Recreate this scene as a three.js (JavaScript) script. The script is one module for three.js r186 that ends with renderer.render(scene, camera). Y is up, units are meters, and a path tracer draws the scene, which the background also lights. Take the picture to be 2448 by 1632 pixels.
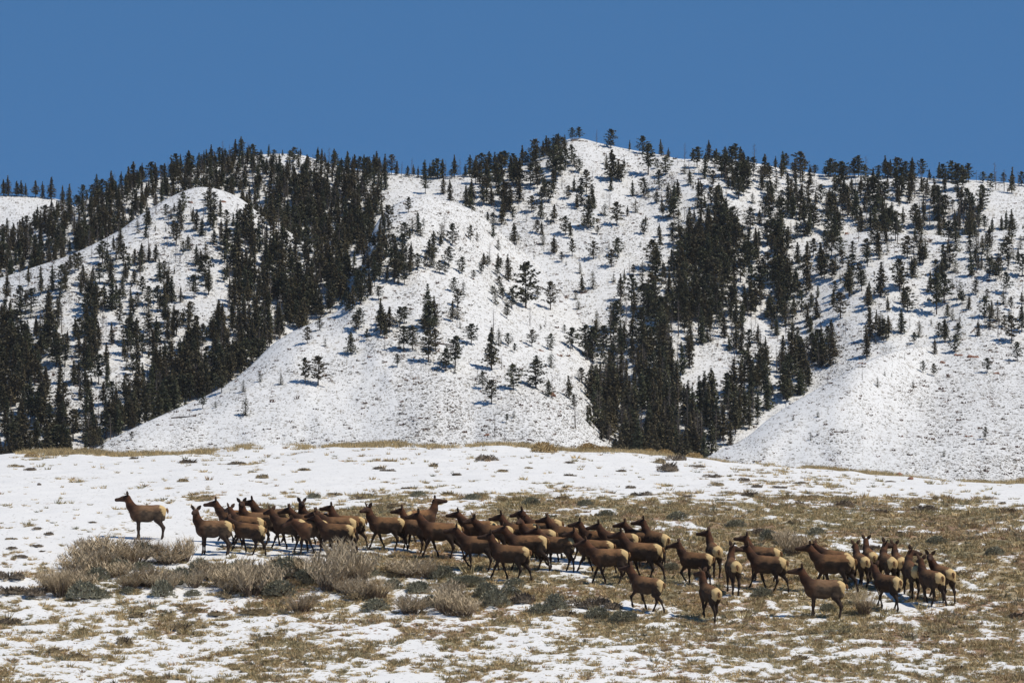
import * as THREE from 'three';
import { mergeGeometries } from 'three/addons/utils/BufferGeometryUtils.js';

// ---------------------------------------------------------------- camera, sky, sun, exposure
const W = 2448, H = 1632, F = 13200, HOR = 1500;            // photograph size, focal length in its pixels, eye-level row
const PITCH = Math.atan((HOR - H / 2) / F);
const scene = new THREE.Scene();
const camera = new THREE.PerspectiveCamera(2 * Math.atan(H / 2 / F) * 180 / Math.PI, W / H, 1, 12000);
camera.position.set(0, 0, 0);
camera.rotation.x = PITCH;
camera.updateMatrixWorld();

const renderer = new THREE.WebGLRenderer({ antialias: true });
renderer.setSize(1024, 682);
renderer.toneMapping = THREE.LinearToneMapping;
renderer.toneMappingExposure = 1.0;
renderer.shadowMap.enabled = true;

{ // clear high-altitude sky
  const w = 64, h = 256, a = new Float32Array(w * h * 4);
  for (let j = 0; j < h; j++) {
    const el = (j + .5) / h * 180 - 90, t = el > 0 ? 1 - Math.exp(-el / 15) : 0;
    for (let i = 0; i < w; i++) {
      const k = (j * w + i) * 4;
      a[k] = .075 * (1 - t) + .036 * t; a[k + 1] = .213 * (1 - t) + .108 * t; a[k + 2] = .470 * (1 - t) + .250 * t; a[k + 3] = 1;
    }
  }
  const t = new THREE.DataTexture(a, w, h, THREE.RGBAFormat, THREE.FloatType);
  t.mapping = THREE.EquirectangularReflectionMapping; t.magFilter = THREE.LinearFilter; t.minFilter = THREE.LinearFilter; t.needsUpdate = true;
  scene.background = t; scene.environment = t;
}
const SUN_EL = 57 * Math.PI / 180, SUN_AZ = 21 * Math.PI / 180;   // from the right, a little to the camera's side
const sun = new THREE.DirectionalLight(new THREE.Color().setRGB(1, .92, .79), 3.5);
sun.position.set(Math.cos(SUN_EL) * Math.cos(SUN_AZ), Math.sin(SUN_EL), Math.cos(SUN_EL) * Math.sin(SUN_AZ)).multiplyScalar(900).add(new THREE.Vector3(0, 20, -260));
sun.target.position.set(0, 20, -260);
sun.castShadow = true; sun.shadow.mapSize.set(4096, 4096);
Object.assign(sun.shadow.camera, { left: -400, right: 400, top: 400, bottom: -400, near: 1, far: 3000 });
sun.shadow.radius = 1;
scene.add(sun, sun.target);

scene.fog = new THREE.FogExp2(new THREE.Color().setRGB(.7, .7, .7), .00002);   // thin air between here and the hills

// ---------------------------------------------------------------- helpers
function rng(seed) { let a = seed >>> 0; return () => { a = (a + 0x6D2B79F5) | 0; let t = Math.imul(a ^ (a >>> 15), 1 | a); t = (t + Math.imul(t ^ (t >>> 7), 61 | t)) ^ t; return ((t ^ (t >>> 14)) >>> 0) / 4294967296; }; }
const PERM = new Uint8Array(512), VAL = new Float32Array(256);
{ const r = rng(77); const p = [...Array(256).keys()]; for (let i = 255; i > 0; i--) { const j = Math.floor(r() * (i + 1)); [p[i], p[j]] = [p[j], p[i]]; } for (let i = 0; i < 512; i++) PERM[i] = p[i & 255]; for (let i = 0; i < 256; i++) VAL[i] = r(); }
function vn(x, y) {
  const xi = Math.floor(x), yi = Math.floor(y); let fx = x - xi, fy = y - yi;
  fx = fx * fx * (3 - 2 * fx); fy = fy * fy * (3 - 2 * fy);
  const a = xi & 255, b = yi & 255, c = PERM[a], d = PERM[(a + 1) & 255];
  const v00 = VAL[PERM[c + b]], v10 = VAL[PERM[d + b]], v01 = VAL[PERM[c + ((b + 1) & 255)]], v11 = VAL[PERM[d + ((b + 1) & 255)]];
  return (v00 * (1 - fx) + v10 * fx) * (1 - fy) + (v01 * (1 - fx) + v11 * fx) * fy;
}
function fbm(x, y, o) { let s = 0, a = .5, n = 0; for (let i = 0; i < o; i++) { s += a * vn(x, y); n += a; a *= .55; const X = x * 1.62 - y * 1.18; y = x * 1.18 + y * 1.62 + 17.3; x = X + 9.1; } return s / n; }
const sstep = (a, b, x) => { const t = Math.max(0, Math.min(1, (x - a) / (b - a))); return t * t * (3 - 2 * t); };
const lerp = (a, b, t) => a + (b - a) * t;
function poly(pts, x) { // smooth-ish piecewise interpolation
  if (x <= pts[0][0]) return pts[0][1];
  for (let i = 1; i < pts.length; i++) if (x <= pts[i][0]) {
    const p1 = pts[i - 1], p2 = pts[i], p0 = pts[i - 2] || p1, p3 = pts[i + 1] || p2, h = p2[0] - p1[0], t = (x - p1[0]) / h;
    const m1 = p0 === p1 ? (p2[1] - p1[1]) : (p2[1] - p0[1]) / (p2[0] - p0[0]) * h, m2 = p3 === p2 ? (p2[1] - p1[1]) : (p3[1] - p1[1]) / (p3[0] - p1[0]) * h;
    const t2 = t * t, t3 = t2 * t;
    return (2 * t3 - 3 * t2 + 1) * p1[1] + (t3 - 2 * t2 + t) * m1 + (-2 * t3 + 3 * t2) * p2[1] + (t3 - t2) * m2;
  }
  return pts[pts.length - 1][1];
}
function table(pts, a, b, step) { // the same curve, looked up
  const n = Math.round((b - a) / step) + 2, t = new Float64Array(n); for (let i = 0; i < n; i++) t[i] = poly(pts, a + i * step);
  return x => { const q = Math.max(0, Math.min(n - 2.001, (x - a) / step)), i = q | 0; return t[i] + (t[i + 1] - t[i]) * (q - i); };
}
const CP = Math.cos(PITCH), SP = Math.sin(PITCH);
function pix(u, v, d) { // world point on the pixel's ray at ground distance d
  const x = (u - W / 2) / F, y = (H / 2 - v) / F, k = d / (CP - y * SP);
  return new THREE.Vector3(x * k, (y * CP + SP) * k, -d);
}
const used = new Map();
function numbered(n) { const k = used.get(n) || 0; used.set(n, k + 1); return k ? `${n}_${String(k).padStart(3, '0')}` : n; }
function put(o, name, label, category, group, kind) {
  o.name = numbered(name); o.userData = { label, category };
  if (group) o.userData.group = group;
  if (kind) o.userData.kind = kind;
  scene.add(o); return o;
}
function shadows(o) { o.traverse(m => { if (m.isMesh) { m.castShadow = true; m.receiveShadow = true; } }); return o; }
class Tri { // collects coloured triangles
  constructor() { this.p = []; this.c = []; }
  tri(a, b, c, col) { this.p.push(a[0], a[1], a[2], b[0], b[1], b[2], c[0], c[1], c[2]); for (let i = 0; i < 3; i++) this.c.push(col[0], col[1], col[2]); }
  quad(a, b, c, d, col) { this.tri(a, b, c, col); this.tri(a, c, d, col); }
  tube(pts, rad, n, col) {
    for (let i = 0; i + 1 < pts.length; i++) {
      const A = pts[i], B = pts[i + 1], dx = [B[0] - A[0], B[1] - A[1], B[2] - A[2]], L = Math.hypot(...dx) || 1;
      const up = Math.abs(dx[1] / L) > .9 ? [1, 0, 0] : [0, 1, 0];
      let e = [dx[1] * up[2] - dx[2] * up[1], dx[2] * up[0] - dx[0] * up[2], dx[0] * up[1] - dx[1] * up[0]]; const el = Math.hypot(...e); e = e.map(q => q / el);
      const g = [(dx[1] * e[2] - dx[2] * e[1]) / L, (dx[2] * e[0] - dx[0] * e[2]) / L, (dx[0] * e[1] - dx[1] * e[0]) / L];
      const ring = (P, r) => [...Array(n)].map((_, k) => { const t = k / n * 6.2832; return [0, 1, 2].map(q => P[q] + r * (Math.cos(t) * e[q] + Math.sin(t) * g[q])); });
      const r0 = ring(A, rad[i]), r1 = ring(B, rad[i + 1]);
      for (let k = 0; k < n; k++) this.quad(r0[k], r0[(k + 1) % n], r1[(k + 1) % n], r1[k], col);
    }
  }
  geo() {
    const g = new THREE.BufferGeometry();
    g.setAttribute('position', new THREE.Float32BufferAttribute(this.p, 3)); g.setAttribute('color', new THREE.Float32BufferAttribute(this.c, 3));
    g.computeVertexNormals(); return g;
  }
}
const vmat = (o = {}) => new THREE.MeshStandardMaterial({ vertexColors: true, roughness: 1, side: THREE.DoubleSide, ...o });

// ---------------------------------------------------------------- meadow: shape
const PROF = [[188, 1745], [197, 1632], [203.5, 1556], [210, 1480], [217, 1392], [225, 1298], [236, 1212], [252, 1140], [272, 1094], [290, 1076]];
const CREST = [[-300, 1098], [0, 1091], [300, 1083], [600, 1075], [900, 1068], [1200, 1070], [1400, 1079], [1560, 1090], [1700, 1099], [1850, 1115], [2000, 1131], [2200, 1148], [2448, 1158], [2800, 1168]];
const profT = table(PROF, 188, 290, .05), crestT = table(CREST, -400, 2860, 1);
const rayY = v => { const y = (H / 2 - v) / F; return (y * CP + SP) / (CP - y * SP); };
const uOf = (x, d) => W / 2 + x / d * F;
function vAt(u, d) { return profT(d) + sstep(222, 290, d) * (crestT(u) - 1076); }
function baseY(x, d) {
  const u = Math.max(-400, Math.min(2850, uOf(x, d)));
  if (d < 188) { const y0 = rayY(vAt(u, 188)) * 188; return d < 100 ? lerp(-1.75, -5.2, sstep(0, 100, d)) : lerp(-5.2, y0, sstep(100, 192, d)); }
  if (d > 290) { const e = d - 290; return Math.max(4, rayY(vAt(u, 290)) * 290 - .012 * e - .00035 * e * e) ; }
  return rayY(vAt(u, d)) * d;
}
const SU = [0, 300, 600, 900, 1200, 1500, 1800, 2100, 2448], SV = [1075, 1100, 1130, 1180, 1230, 1300, 1370, 1440, 1500, 1560, 1632];
const SC = [
  [.80, .80, .82, .85, .85, .80, .74, .66, .64],
  [.86, .87, .90, .93, .95, .93, .85, .70, .70],
  [.91, .93, .94, .97, .98, .96, .78, .90, .82],
  [.93, .90, .80, .66, .84, .76, .62, .93, .93],
  [.92, .88, .66, .33, .32, .27, .26, .24, .40],
  [.90, .84, .58, .38, .34, .30, .28, .26, .23],
  [.78, .44, .42, .38, .34, .32, .33, .28, .24],
  [.52, .48, .42, .40, .33, .28, .29, .25, .24],
  [.53, .56, .52, .50, .43, .33, .28, .28, .26],
  [.52, .53, .54, .53, .53, .49, .46, .43, .40],
  [.54, .54, .55, .56, .56, .54, .51, .48, .45]];
function cover(u, v) {
  u = Math.max(0, Math.min(2447, u)); v = Math.max(1075, Math.min(1631, v));
  let i = 0; while (SU[i + 1] < u) i++; let j = 0; while (SV[j + 1] < v) j++;
  const a = (u - SU[i]) / (SU[i + 1] - SU[i]), b = (v - SV[j]) / (SV[j + 1] - SV[j]);
  return lerp(lerp(SC[j][i], SC[j][i + 1], a), lerp(SC[j + 1][i], SC[j + 1][i + 1], a), b);
}
const SOILPATCH = [[487, 1191, 45, 9], [1640, 1330, 60, 12], [1560, 1380, 60, 14], [1100, 1345, 70, 12]];
function snowF(x, d) { // >0 snow, <0 bare ground; about -1..1
  const u = uOf(x, d), v = vAt(u, d);
  let c = cover(u + 60 * (vn(x * .3, d * .2) - .5), v + 40 * (vn(x * .25 + 50, d * .12) - .5));
  for (const s of SOILPATCH) { const q = ((u - s[0]) / s[2]) ** 2 + ((v - s[1]) / s[3]) ** 2; if (q < 1.6) c -= .7 * (1 - q / 1.6); }
  const n = .30 * vn(x * .55 + 31, d * .42 + 7) + .70 * fbm(x * 2.3 + 3, d * 1.9 + 17, 4);
  return (n - (.5 + .56 * (.5 - c))) * 6;
}
function groundY(x, d) {
  let y = baseY(x, d);
  if (d > 185 && d < 310 && Math.abs(x) < 40) {
    y += .16 * (vn(x * .16 + 3, d * .16) - .5) + .5 * sstep(262, 288, d) * (fbm(x * .3 + 8, d * .08, 3) - .5) + .09 * (vn(x * .8, d * .8 + 40) - .5);
    const s = snowF(x, d); y += .045 * sstep(-.25, .5, s) + .05 * sstep(.2, -1.2, s) * vn(x * 3.1, d * 3.1);
  }
  return y;
}
function ground(u, v) { // point of the meadow seen at a pixel
  let a = 188, b = 290; for (let i = 0; i < 40; i++) { const m = (a + b) / 2; if (vAt(u, m) > v) a = m; else b = m; }
  const p = pix(u, v, a); p.y = groundY(p.x, a); p.d = a; p.px = F / a; return p;
}
{ // the sheet and its texture
  const N = 2048, x0 = -26, x1 = 26, d0 = 190, d1 = 298, data = new Uint8Array(N * N * 4);
  const enc = c => Math.round(255 * (c <= .0031308 ? 12.92 * c : 1.055 * Math.pow(c, 1 / 2.4) - .055)); const LUT = new Uint8Array(4096); for (let i = 0; i < 4096; i++) LUT[i] = enc(i / 4095);
  for (let j = 0; j < N; j++) for (let i = 0; i < N; i++) {
    const x = lerp(x0, x1, (i + .5) / N), d = lerp(d0, d1, (j + .5) / N), k = (j * N + i) * 4;
    const s = snowF(x, d) + (d < 212 ? 1.9 : 1.1) * (vn(x * 9, d * 7) - .5) + (d < 212 ? 1.2 : .7) * (vn(x * 19, d * 15) - .5), g = vn(x * 5.3, d * 3.7), g2 = vn(x * 14, d * 11);
    const sn = sstep(-.42, .32, s);
    let br = .42, bg = .335, bb = .205;                                   // trampled straw
    const red = sstep(.52, .72, vn(x * .33 + 11, d * .25 + 60)); br = lerp(br, .34, red); bg = lerp(bg, .22, red); bb = lerp(bb, .14, red);   // reddish soil
    const ol = sstep(.5, .75, vn(x * .5 + 80, d * .4)); br = lerp(br, .3, ol); bg = lerp(bg, .255, ol); bb = lerp(bb, .15, ol);
    const m = .55 + .6 * g * .6 + .5 * g2 * .6; br *= m; bg *= m; bb *= m;
    const w = .86 + .05 * (vn(x * 2.2, d * 1.4) - .5) - (g2 > .86 && g > .45 ? .25 : 0);
    data[k] = LUT[Math.min(4095, lerp(br, w, sn) * 4095 | 0)]; data[k + 1] = LUT[Math.min(4095, lerp(bg, w, sn) * 4095 | 0)]; data[k + 2] = LUT[Math.min(4095, lerp(bb, w * 1.0, sn) * 4095 | 0)]; data[k + 3] = 255;
  }
  const tex = new THREE.DataTexture(data, N, N, THREE.RGBAFormat); tex.colorSpace = THREE.SRGBColorSpace; tex.magFilter = THREE.LinearFilter; tex.minFilter = THREE.LinearMipmapLinearFilter; tex.generateMipmaps = true;
  tex.wrapS = tex.wrapT = THREE.MirroredRepeatWrapping; tex.needsUpdate = true;
  const xs = [], ds = [];
  for (let x = -600; x < -28; x += Math.max(1, (-28 - x) * .2)) xs.push(x);
  for (let x = -28; x <= 28; x += .15) xs.push(x);
  for (let k = 0, x = 29; x < 620; k++, x += Math.max(1, (x - 28) * .25)) xs.push(x);
  for (let d = -80; d < 186; d += 8) ds.push(d);
  for (let d = 188; d <= 299; d += .22) ds.push(d);
  for (let d = 300; d < 1500; d += Math.max(1, (d - 299) * .2)) ds.push(d);
  const P = new Float32Array(xs.length * ds.length * 3), U = new Float32Array(xs.length * ds.length * 2), I = [];
  ds.forEach((d, j) => xs.forEach((x, i) => {
    const k = j * xs.length + i; P[k * 3] = x; P[k * 3 + 1] = groundY(x, d); P[k * 3 + 2] = -d; U[k * 2] = (x - x0) / (x1 - x0); U[k * 2 + 1] = (d - d0) / (d1 - d0);
    if (i && j) I.push(k, k - xs.length, k - 1, k - 1, k - xs.length, k - xs.length - 1);
  }));
  const g = new THREE.BufferGeometry(); g.setAttribute('position', new THREE.BufferAttribute(P, 3)); g.setAttribute('uv', new THREE.BufferAttribute(U, 2)); g.setIndex(I); g.computeVertexNormals();
  if (g.attributes.normal.getY(5) < 0) { const ix = g.index.array; for (let i = 0; i < ix.length; i += 3) { const t = ix[i]; ix[i] = ix[i + 1]; ix[i + 1] = t; } g.computeVertexNormals(); }
  const m = new THREE.Mesh(g, new THREE.MeshStandardMaterial({ map: tex, roughness: .95 }));
  put(shadows(m), 'meadow', 'sloping meadow with patchy melting snow and dry grass', 'meadow', null, 'structure');
}

// ---------------------------------------------------------------- hills: each sheet is one slope, outlined by its crest
const TOPE = [[-500, 640], [-200, 625], [0, 572], [60, 552], [166, 500], [210, 474], [300, 442], [400, 418], [500, 392], [560, 376], [604, 370], [711, 369], [760, 382], [830, 402], [900, 410], [990, 418], [1070, 421], [1150, 412], [1250, 392], [1310, 366], [1350, 336], [1384, 330], [1434, 342], [1510, 358], [1579, 370], [1632, 380], [1701, 378], [1778, 385], [1868, 401], [1916, 409], [1979, 418], [2083, 419], [2187, 422], [2256, 429], [2343, 431], [2448, 440], [2800, 470]];
const LAYERS = {
  far: { z0: 1900, k: .40, top: [[-500, 462], [0, 466], [118, 473], [166, 487], [260, 540], [420, 700], [600, 900]], u0: -500, u1: 600, lab: 'distant bare snowy hilltop beyond the forested ridge' },
  ridge: { z0: 1600, k: .40, top: TOPE, u0: -500, u1: 2800, lab: 'main snowy mountainside rising to the skyline ridge' },
  knob: { z0: 1565, k: .39, top: [[-500, 800], [-200, 722], [0, 664], [100, 632], [160, 612], [230, 580], [290, 547], [330, 517], [390, 480], [440, 456], [480, 447], [530, 455], [575, 475], [620, 510], [700, 560], [800, 625], [900, 700], [1000, 800], [1150, 1000]], u0: -500, u1: 1150, lab: 'snowy rocky knob with scattered conifers below the ridge' },
  spur: { z0: 1520, k: .39, top: [[0, 1220], [100, 1135], [150, 1108], [200, 1085], [300, 1032], [400, 986], [500, 942], [560, 906], [600, 872], [650, 824], [700, 792], [760, 766], [815, 735], [855, 660], [880, 585], [905, 525], [940, 491], [1000, 468], [1050, 474], [1100, 489], [1150, 515], [1200, 560], [1300, 650], [1380, 760], [1440, 900], [1500, 1010], [1580, 1140]], u0: 0, u1: 1580, blend: (u, h) => [sstep(980, 1280, u) * sstep(420, 0, h), 'ridge'], lab: 'bare snowy spur speckled with dry grass between the gullies' },
  brow: { z0: 1578, k: .39, top: [[1880, 615], [1900, 605], [2000, 566], [2090, 553], [2200, 561], [2320, 562], [2448, 545], [2800, 520]], u0: 1880, u1: 2800, blend: (u, h) => [sstep(2160, 1885, u), 'ridge'], lab: 'snowy shoulder with a rounded brow under the right ridge' },
  front: { z0: 1500, k: .39, top: [[1560, 1200], [1640, 1130], [1701, 1086], [1785, 1045], [1840, 1000], [1910, 955], [1979, 917], [2048, 876], [2110, 848], [2170, 832], [2240, 822], [2320, 815], [2448, 806], [2800, 790]], u0: 1560, u1: 2800, blend: (u, h) => [sstep(2020, 2260, u) * sstep(300, 0, h), 'brow'], lab: 'smooth snowy slope with sparse saplings beside the gully' },
};
for (const n in LAYERS) LAYERS[n].at = table(LAYERS[n].top, -500, 2810, 1);
function hillD(L, u, v) {
  if (L.blend) { const [w, T] = L.blend(u, v - L.at(u)); if (w > 0) return lerp(hillRaw(L, u, v), Math.min(hillRaw(L, u, v) + 400, hillD(LAYERS[T], u, v) - 1), w); }
  return hillRaw(L, u, v);
}
function hillRaw(L, u, v) {
  const t = L.at(u), e = Math.max(0, 1 - (v - t) / 70);
  return L.z0 + (1130 - v) * L.k + 16 * e * e + 26 * (fbm(u * .0042 + L.z0, v * .003, 2) - .5) + 2.2 * (vn(u * .03, v * .022 + L.z0) - .5);
}
const hillP = (L, u, v) => { const d = hillD(L, u, v), p = pix(u, v, d); p.d = d; p.px = F / d; return p; };
const ORDER = ['front', 'spur', 'brow', 'knob', 'ridge', 'far'];
function layerAt(u, v) { for (const n of ORDER) { const L = LAYERS[n]; if (u >= L.u0 && u <= L.u1 && v >= L.at(u) + 1) return n; } return null; }
const SNOWTEX = (() => {
  const N = 1024, data = new Uint8Array(N * N * 4), r = rng(5);
  for (let j = 0; j < N; j++) for (let i = 0; i < N; i++) {
    const k = (j * N + i) * 4, a = vn(i * .16 % 256, j * .16), b = vn(i * .05 + 40, j * .05);
    let w = 238 - 12 * b, t = sstep(.72, .84, a * .8 + .2 * b + .08 * (r() - .5)); data[k] = lerp(w - 1, 132, t); data[k + 1] = lerp(w, 122, t); data[k + 2] = lerp(w + 1, 106, t); data[k + 3] = 255;
  }
  const t = new THREE.DataTexture(data, N, N, THREE.RGBAFormat); t.colorSpace = THREE.SRGBColorSpace; t.magFilter = THREE.LinearFilter; t.wrapS = t.wrapT = THREE.MirroredRepeatWrapping; t.generateMipmaps = true; t.minFilter = THREE.LinearMipmapLinearFilter; t.needsUpdate = true; return t;
})();
const hillMat = new THREE.MeshStandardMaterial({ map: SNOWTEX, roughness: .95 });
for (const key of ['ridge', 'knob', 'spur', 'brow', 'front', 'far']) {
  const L = LAYERS[key], us = []; for (let u = L.u0; u <= L.u1; u += 9) us.push(u);
  const rows = 130, back = [[14, -1], [40, -8], [120, -40], [320, -130]], nr = rows + 1 + back.length, P = [], U = [], I = [];
  for (let j = 0; j < nr; j++) us.forEach((u, i) => {
    const vt = L.at(u); let p;
    if (j <= rows) { const v = lerp(1440, vt, j / rows); p = hillP(L, u, v); }
    else { const b = back[j - rows - 1]; p = hillP(L, u, vt); const k = (p.d + b[0]) / p.d; p.x *= k; p.z *= k; p.y += b[1]; }
    P.push(p.x, p.y, p.z); U.push(p.x / 70, (p.y * 1.6 - p.z) / 70);
    const k = j * us.length + i; if (i && j) I.push(k, k - 1, k - us.length, k - 1, k - us.length - 1, k - us.length);
  });
  const g = new THREE.BufferGeometry(); g.setAttribute('position', new THREE.Float32BufferAttribute(P, 3)); g.setAttribute('uv', new THREE.Float32BufferAttribute(U, 2)); g.setIndex(I); g.computeVertexNormals();
  put(shadows(new THREE.Mesh(g, hillMat)), 'hillside', L.lab, 'hill', null, 'structure');
}
console.log('terrain');

// ---------------------------------------------------------------- conifers (unit height, scaled per tree)
const NEEDLE = [.118, .115, .066];
function conifer(kind, seed) {
  const r = rng(seed), T = new Tri(), C = new Tri();
  const bark = kind === 'dead' ? [.15, .12, .10] : [.075, .055, .042];
  const lean = (r() - .5) * .05, lz = (r() - .5) * .05, axis = y => [lean * y * y, y, lz * y * y];
  const Hh = kind === 'pine' ? .95 : 1;
  T.tube([[0, -.04, 0], axis(.3), axis(.7), axis(Hh)], kind === 'young' ? [.02, .015, .009, .002] : [.019, .015, .008, .002], 6, bark);
  const clump = (c, s, out, flat, col) => { // a ragged spray: bent quads about the branch direction
    const n = 3;
    for (let k = 0; k < n; k++) {
      const a = out + (r() - .5) * 2.2, dx = Math.cos(a), dz = Math.sin(a), l = s * (.75 + r() * .7), w = s * (.35 + r() * .4), dr = (r() - .55) * l * flat;
      const t = .65 + r() * .8, cc = [col[0] * t, col[1] * t, col[2] * t], j = () => (r() - .5) * s * .5;
      const o = [c[0] + j(), c[1] + j() * .8, c[2] + j()];
      const q = (r() - .5) * w * 1.6;
      C.quad([o[0] - dx * l * .4, o[1] - dr * .4, o[2] - dz * l * .4], [o[0] - dz * w, o[1] + q, o[2] + dx * w], [o[0] + dx * l * .7, o[1] + dr, o[2] + dz * l * .7], [o[0] + dz * w, o[1] - q, o[2] - dx * w], cc);
    }
  };
  const tint = .8 + r() * .45, base = [NEEDLE[0] * tint * (1 + (r() - .4) * .3), NEEDLE[1] * tint, NEEDLE[2] * tint];
  if (kind === 'fir' || kind === 'young') {
    const low = kind === 'young' ? .05 : .06 + r() * .16, Rm = kind === 'young' ? .24 + r() * .08 : .15 + r() * .09, lv = kind === 'young' ? 13 : 24, po = .55 + .4 * r();
    const sk = [r() * 6, r() * 6];
    for (let i = 0; i < lv; i++) {
      const yn = i / (lv - 1), y = lerp(low, .985, yn);
      const R = Rm * (Math.pow(1 - yn, po) * (.7 + .6 * r()) * (1 + .28 * Math.sin(yn * 11 + sk[0])) + .07) * (yn < .1 ? .8 : 1);
      const nb = yn > .85 ? 3 : 6;
      for (let b = 0; b < nb; b++) {
        if (r() < .1) continue;
        const a = b / nb * 6.283 + r() * 1.2 + i, RR = R * (.7 + .5 * r()), A = axis(y);
        for (let m = 0; m < (RR > .06 ? 3 : 2); m++) { const q = (m + .6) / 2.8; clump([A[0] + Math.cos(a) * RR * q, y - RR * q * .35 + (r() - .5) * .02, A[2] + Math.sin(a) * RR * q], .030 + .014 * r() + RR * .07, a, .8, base); }
      }
    }
  } else if (kind === 'pine') {
    const nb = 26 + Math.floor(r() * 8), low = .10 + r() * .16, up = .15 + .5 * r();
    for (let b = 0; b < nb; b++) {
      const yn = (b + r() * .7) / nb, y = lerp(low, .93, yn), a = b * 2.4 + r() * 1.2, R = (.09 + .20 * Math.sin(Math.PI * Math.min(1, Math.pow(yn, .55 + up) * .8 + .2))) * (.55 + .7 * r()) * (yn > .85 ? .55 : 1);
      const A = axis(y), E = [A[0] + Math.cos(a) * R, y + R * (.1 + .5 * r() * yn), A[2] + Math.sin(a) * R];
      T.tube([A, E], [.006, .002], 3, bark);
      for (let m = 0; m < 17; m++) { const q = .1 + .92 * r(); clump([lerp(A[0], E[0], q) + (r() - .5) * .07, lerp(A[1], E[1], q) + .012 + (r() - .4) * .06, lerp(A[2], E[2], q) + (r() - .5) * .07], .036 + .016 * r(), a, .6, base); }
    }
    for (let m = 0; m < 14; m++) { const A = axis(.93); clump([A[0] + (r() - .5) * .12, .95 + (r() - .6) * .09, A[2] + (r() - .5) * .12], .036, r() * 6.28, .6, base); }
  } else { // dead: bare grey-brown branches, a veil of twigs
    const red = seed % 2 ? [.17, .115, .095] : [.125, .11, .105];
    for (let i = 0; i < 46; i++) {
      const yn = (i + r()) / 46, y = lerp(.14, .98, yn), a = r() * 6.283, R = (.03 + .13 * Math.pow(1 - yn, .7)) * (.5 + .8 * r()), A = axis(y), E = [A[0] + Math.cos(a) * R, y + R * (r() - .35) * .8, A[2] + Math.sin(a) * R];
      C.tube([A, E], [.0042, .0012], 3, red);
      for (let m = 0; m < 4; m++) { const q = .4 + .6 * r(), s = .035 * (.5 + r()), b = a + (r() - .5) * 2, S = [lerp(A[0], E[0], q), lerp(A[1], E[1], q), lerp(A[2], E[2], q)]; C.tri(S, [S[0] + Math.cos(b) * s, S[1] + (r() - .3) * s, S[2] + Math.sin(b) * s], [S[0], S[1] + .006, S[2] + .002], red); }
    }
  }
  return { trunk: T.geo(), crown: C.geo() };
}
const needleMat = vmat({ name: 'needles' }), barkMat = vmat({ name: 'bark' });
const KIND = { s: ['fir', 10], p: ['pine', 9], y: ['young', 3], d: ['dead', 5] }, VAR = {};
for (const k in KIND) VAR[k] = [...Array(KIND[k][1])].map((_, i) => conifer(KIND[k][0], 900 + i * 13 + k.charCodeAt(0) * 100 + (k === 'd' ? i : 0)));

const trees = []; // {u,v,h(px),k,L,region}
const EXPL = `839 846 52 s|877 814 28 p|910 800 85 s|930 794 60 s|956 783 50 p|965 838 58 p|986 838 60 p|1024 787 105 s|1038 780 70 s|1024 866 78 p|1041 838 52 p|950 877 30 p|1006 884 28 d|1066 887 55 p|1088 880 76 p|1087 892 16 y|1081 769 50 s|1094 735 45 p|1100 785 18 y|1212 762 36 p|1175 884 98 s|1257 737 110 p|1267 779 46 d|1316 741 68 p|1227 932 62 p|1281 929 70 p|1175 964 56 p|1153 929 42 p|1361 953 54 s|1413 957 70 s|1375 1023 78 d|1183 1047 56 d|1207 1071 46 d|941 1064 18 y|1368 835 52 p|1399 849 72 p|1427 783 40 y|729 915 60 p|760 922 70 p|671 919 27 y|621 912 26 y|581 936 28 y|586 993 46 y|515 974 16 y|314 1052 21 p|734 821 40 p|763 790 30 p|777 828 21 y|484 977 40 p|529 939 42 p|243 1076 22 p|222 1075 46 p|1229 584 50 s|1352 562 46 p|1406 545 76 s|1475 539 56 p|1446 515 32 y|1520 508 32 y|1550 473 23 y|1611 498 62 s|1486 434 42 p|1550 418 74 p|1576 451 46 p|1463 432 72 s|1368 612 42 p|1324 605 42 s|1531 590 14 y|1456 595 15 y|1392 699 42 s|1376 716 25 y|1383 739 23 y|1484 718 62 s|1605 647 50 s|1191 643 37 s|1215 671 62 s|1198 706 30 p|1166 637 26 p|1132 668 23 p|1081 586 52 p|1073 635 46 p|1064 657 32 p|927 550 60 p|906 588 50 s|884 588 42 s|967 577 46 p|1061 567 56 d|1035 609 56 s|1005 564 30 y|986 557 36 y|1012 539 20 y|1017 463 46 p|1059 463 40 s|1076 480 50 s|1125 574 36 p|1140 574 20 y|1179 567 36 s|1298 585 29 y|1284 557 31 p|2106 709 80 s|2152 695 76 p|1889 678 43 s|2031 709 86 s|2010 761 62 p|1993 734 42 s|1819 728 46 p|1917 744 52 p|1929 768 36 p|1880 768 62 p|2246 807 36 p|2240 752 96 p|2291 814 42 p|2156 797 56 s|2080 814 72 s|2073 853 66 s|1988 818 52 s|2355 759 52 p|2390 780 40 d|2420 818 64 p|2433 863 46 p|2361 891 36 p|2234 899 30 p|2208 891 29 p|2099 925 23 y|2184 927 19 y|2062 908 26 d|1956 997 15 y|1939 1052 19 y|1811 1014 22 y|2357 1050 30 p|2163 861 19 d|1962 811 42 d|2022 800 32 d|2366 664 47 p|2406 702 52 p|2333 623 29 p|2066 682 26 y|2010 678 21 y|2201 609 46 s|2100 609 62 s|2073 626 56 p|2014 640 42 p|1963 657 76 s|1929 675 96 s|1178 705 22 p|1150 655 24 p|2170 745 60 p|2258 724 70 p`.split('|').map(s => s.split(' '));
for (const [u, v, h, k] of EXPL) trees.push({ u: +u, v: +v, h: +h * 1.04, k, L: layerAt(+u, +v) || 'ridge', e: 1 });
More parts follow.
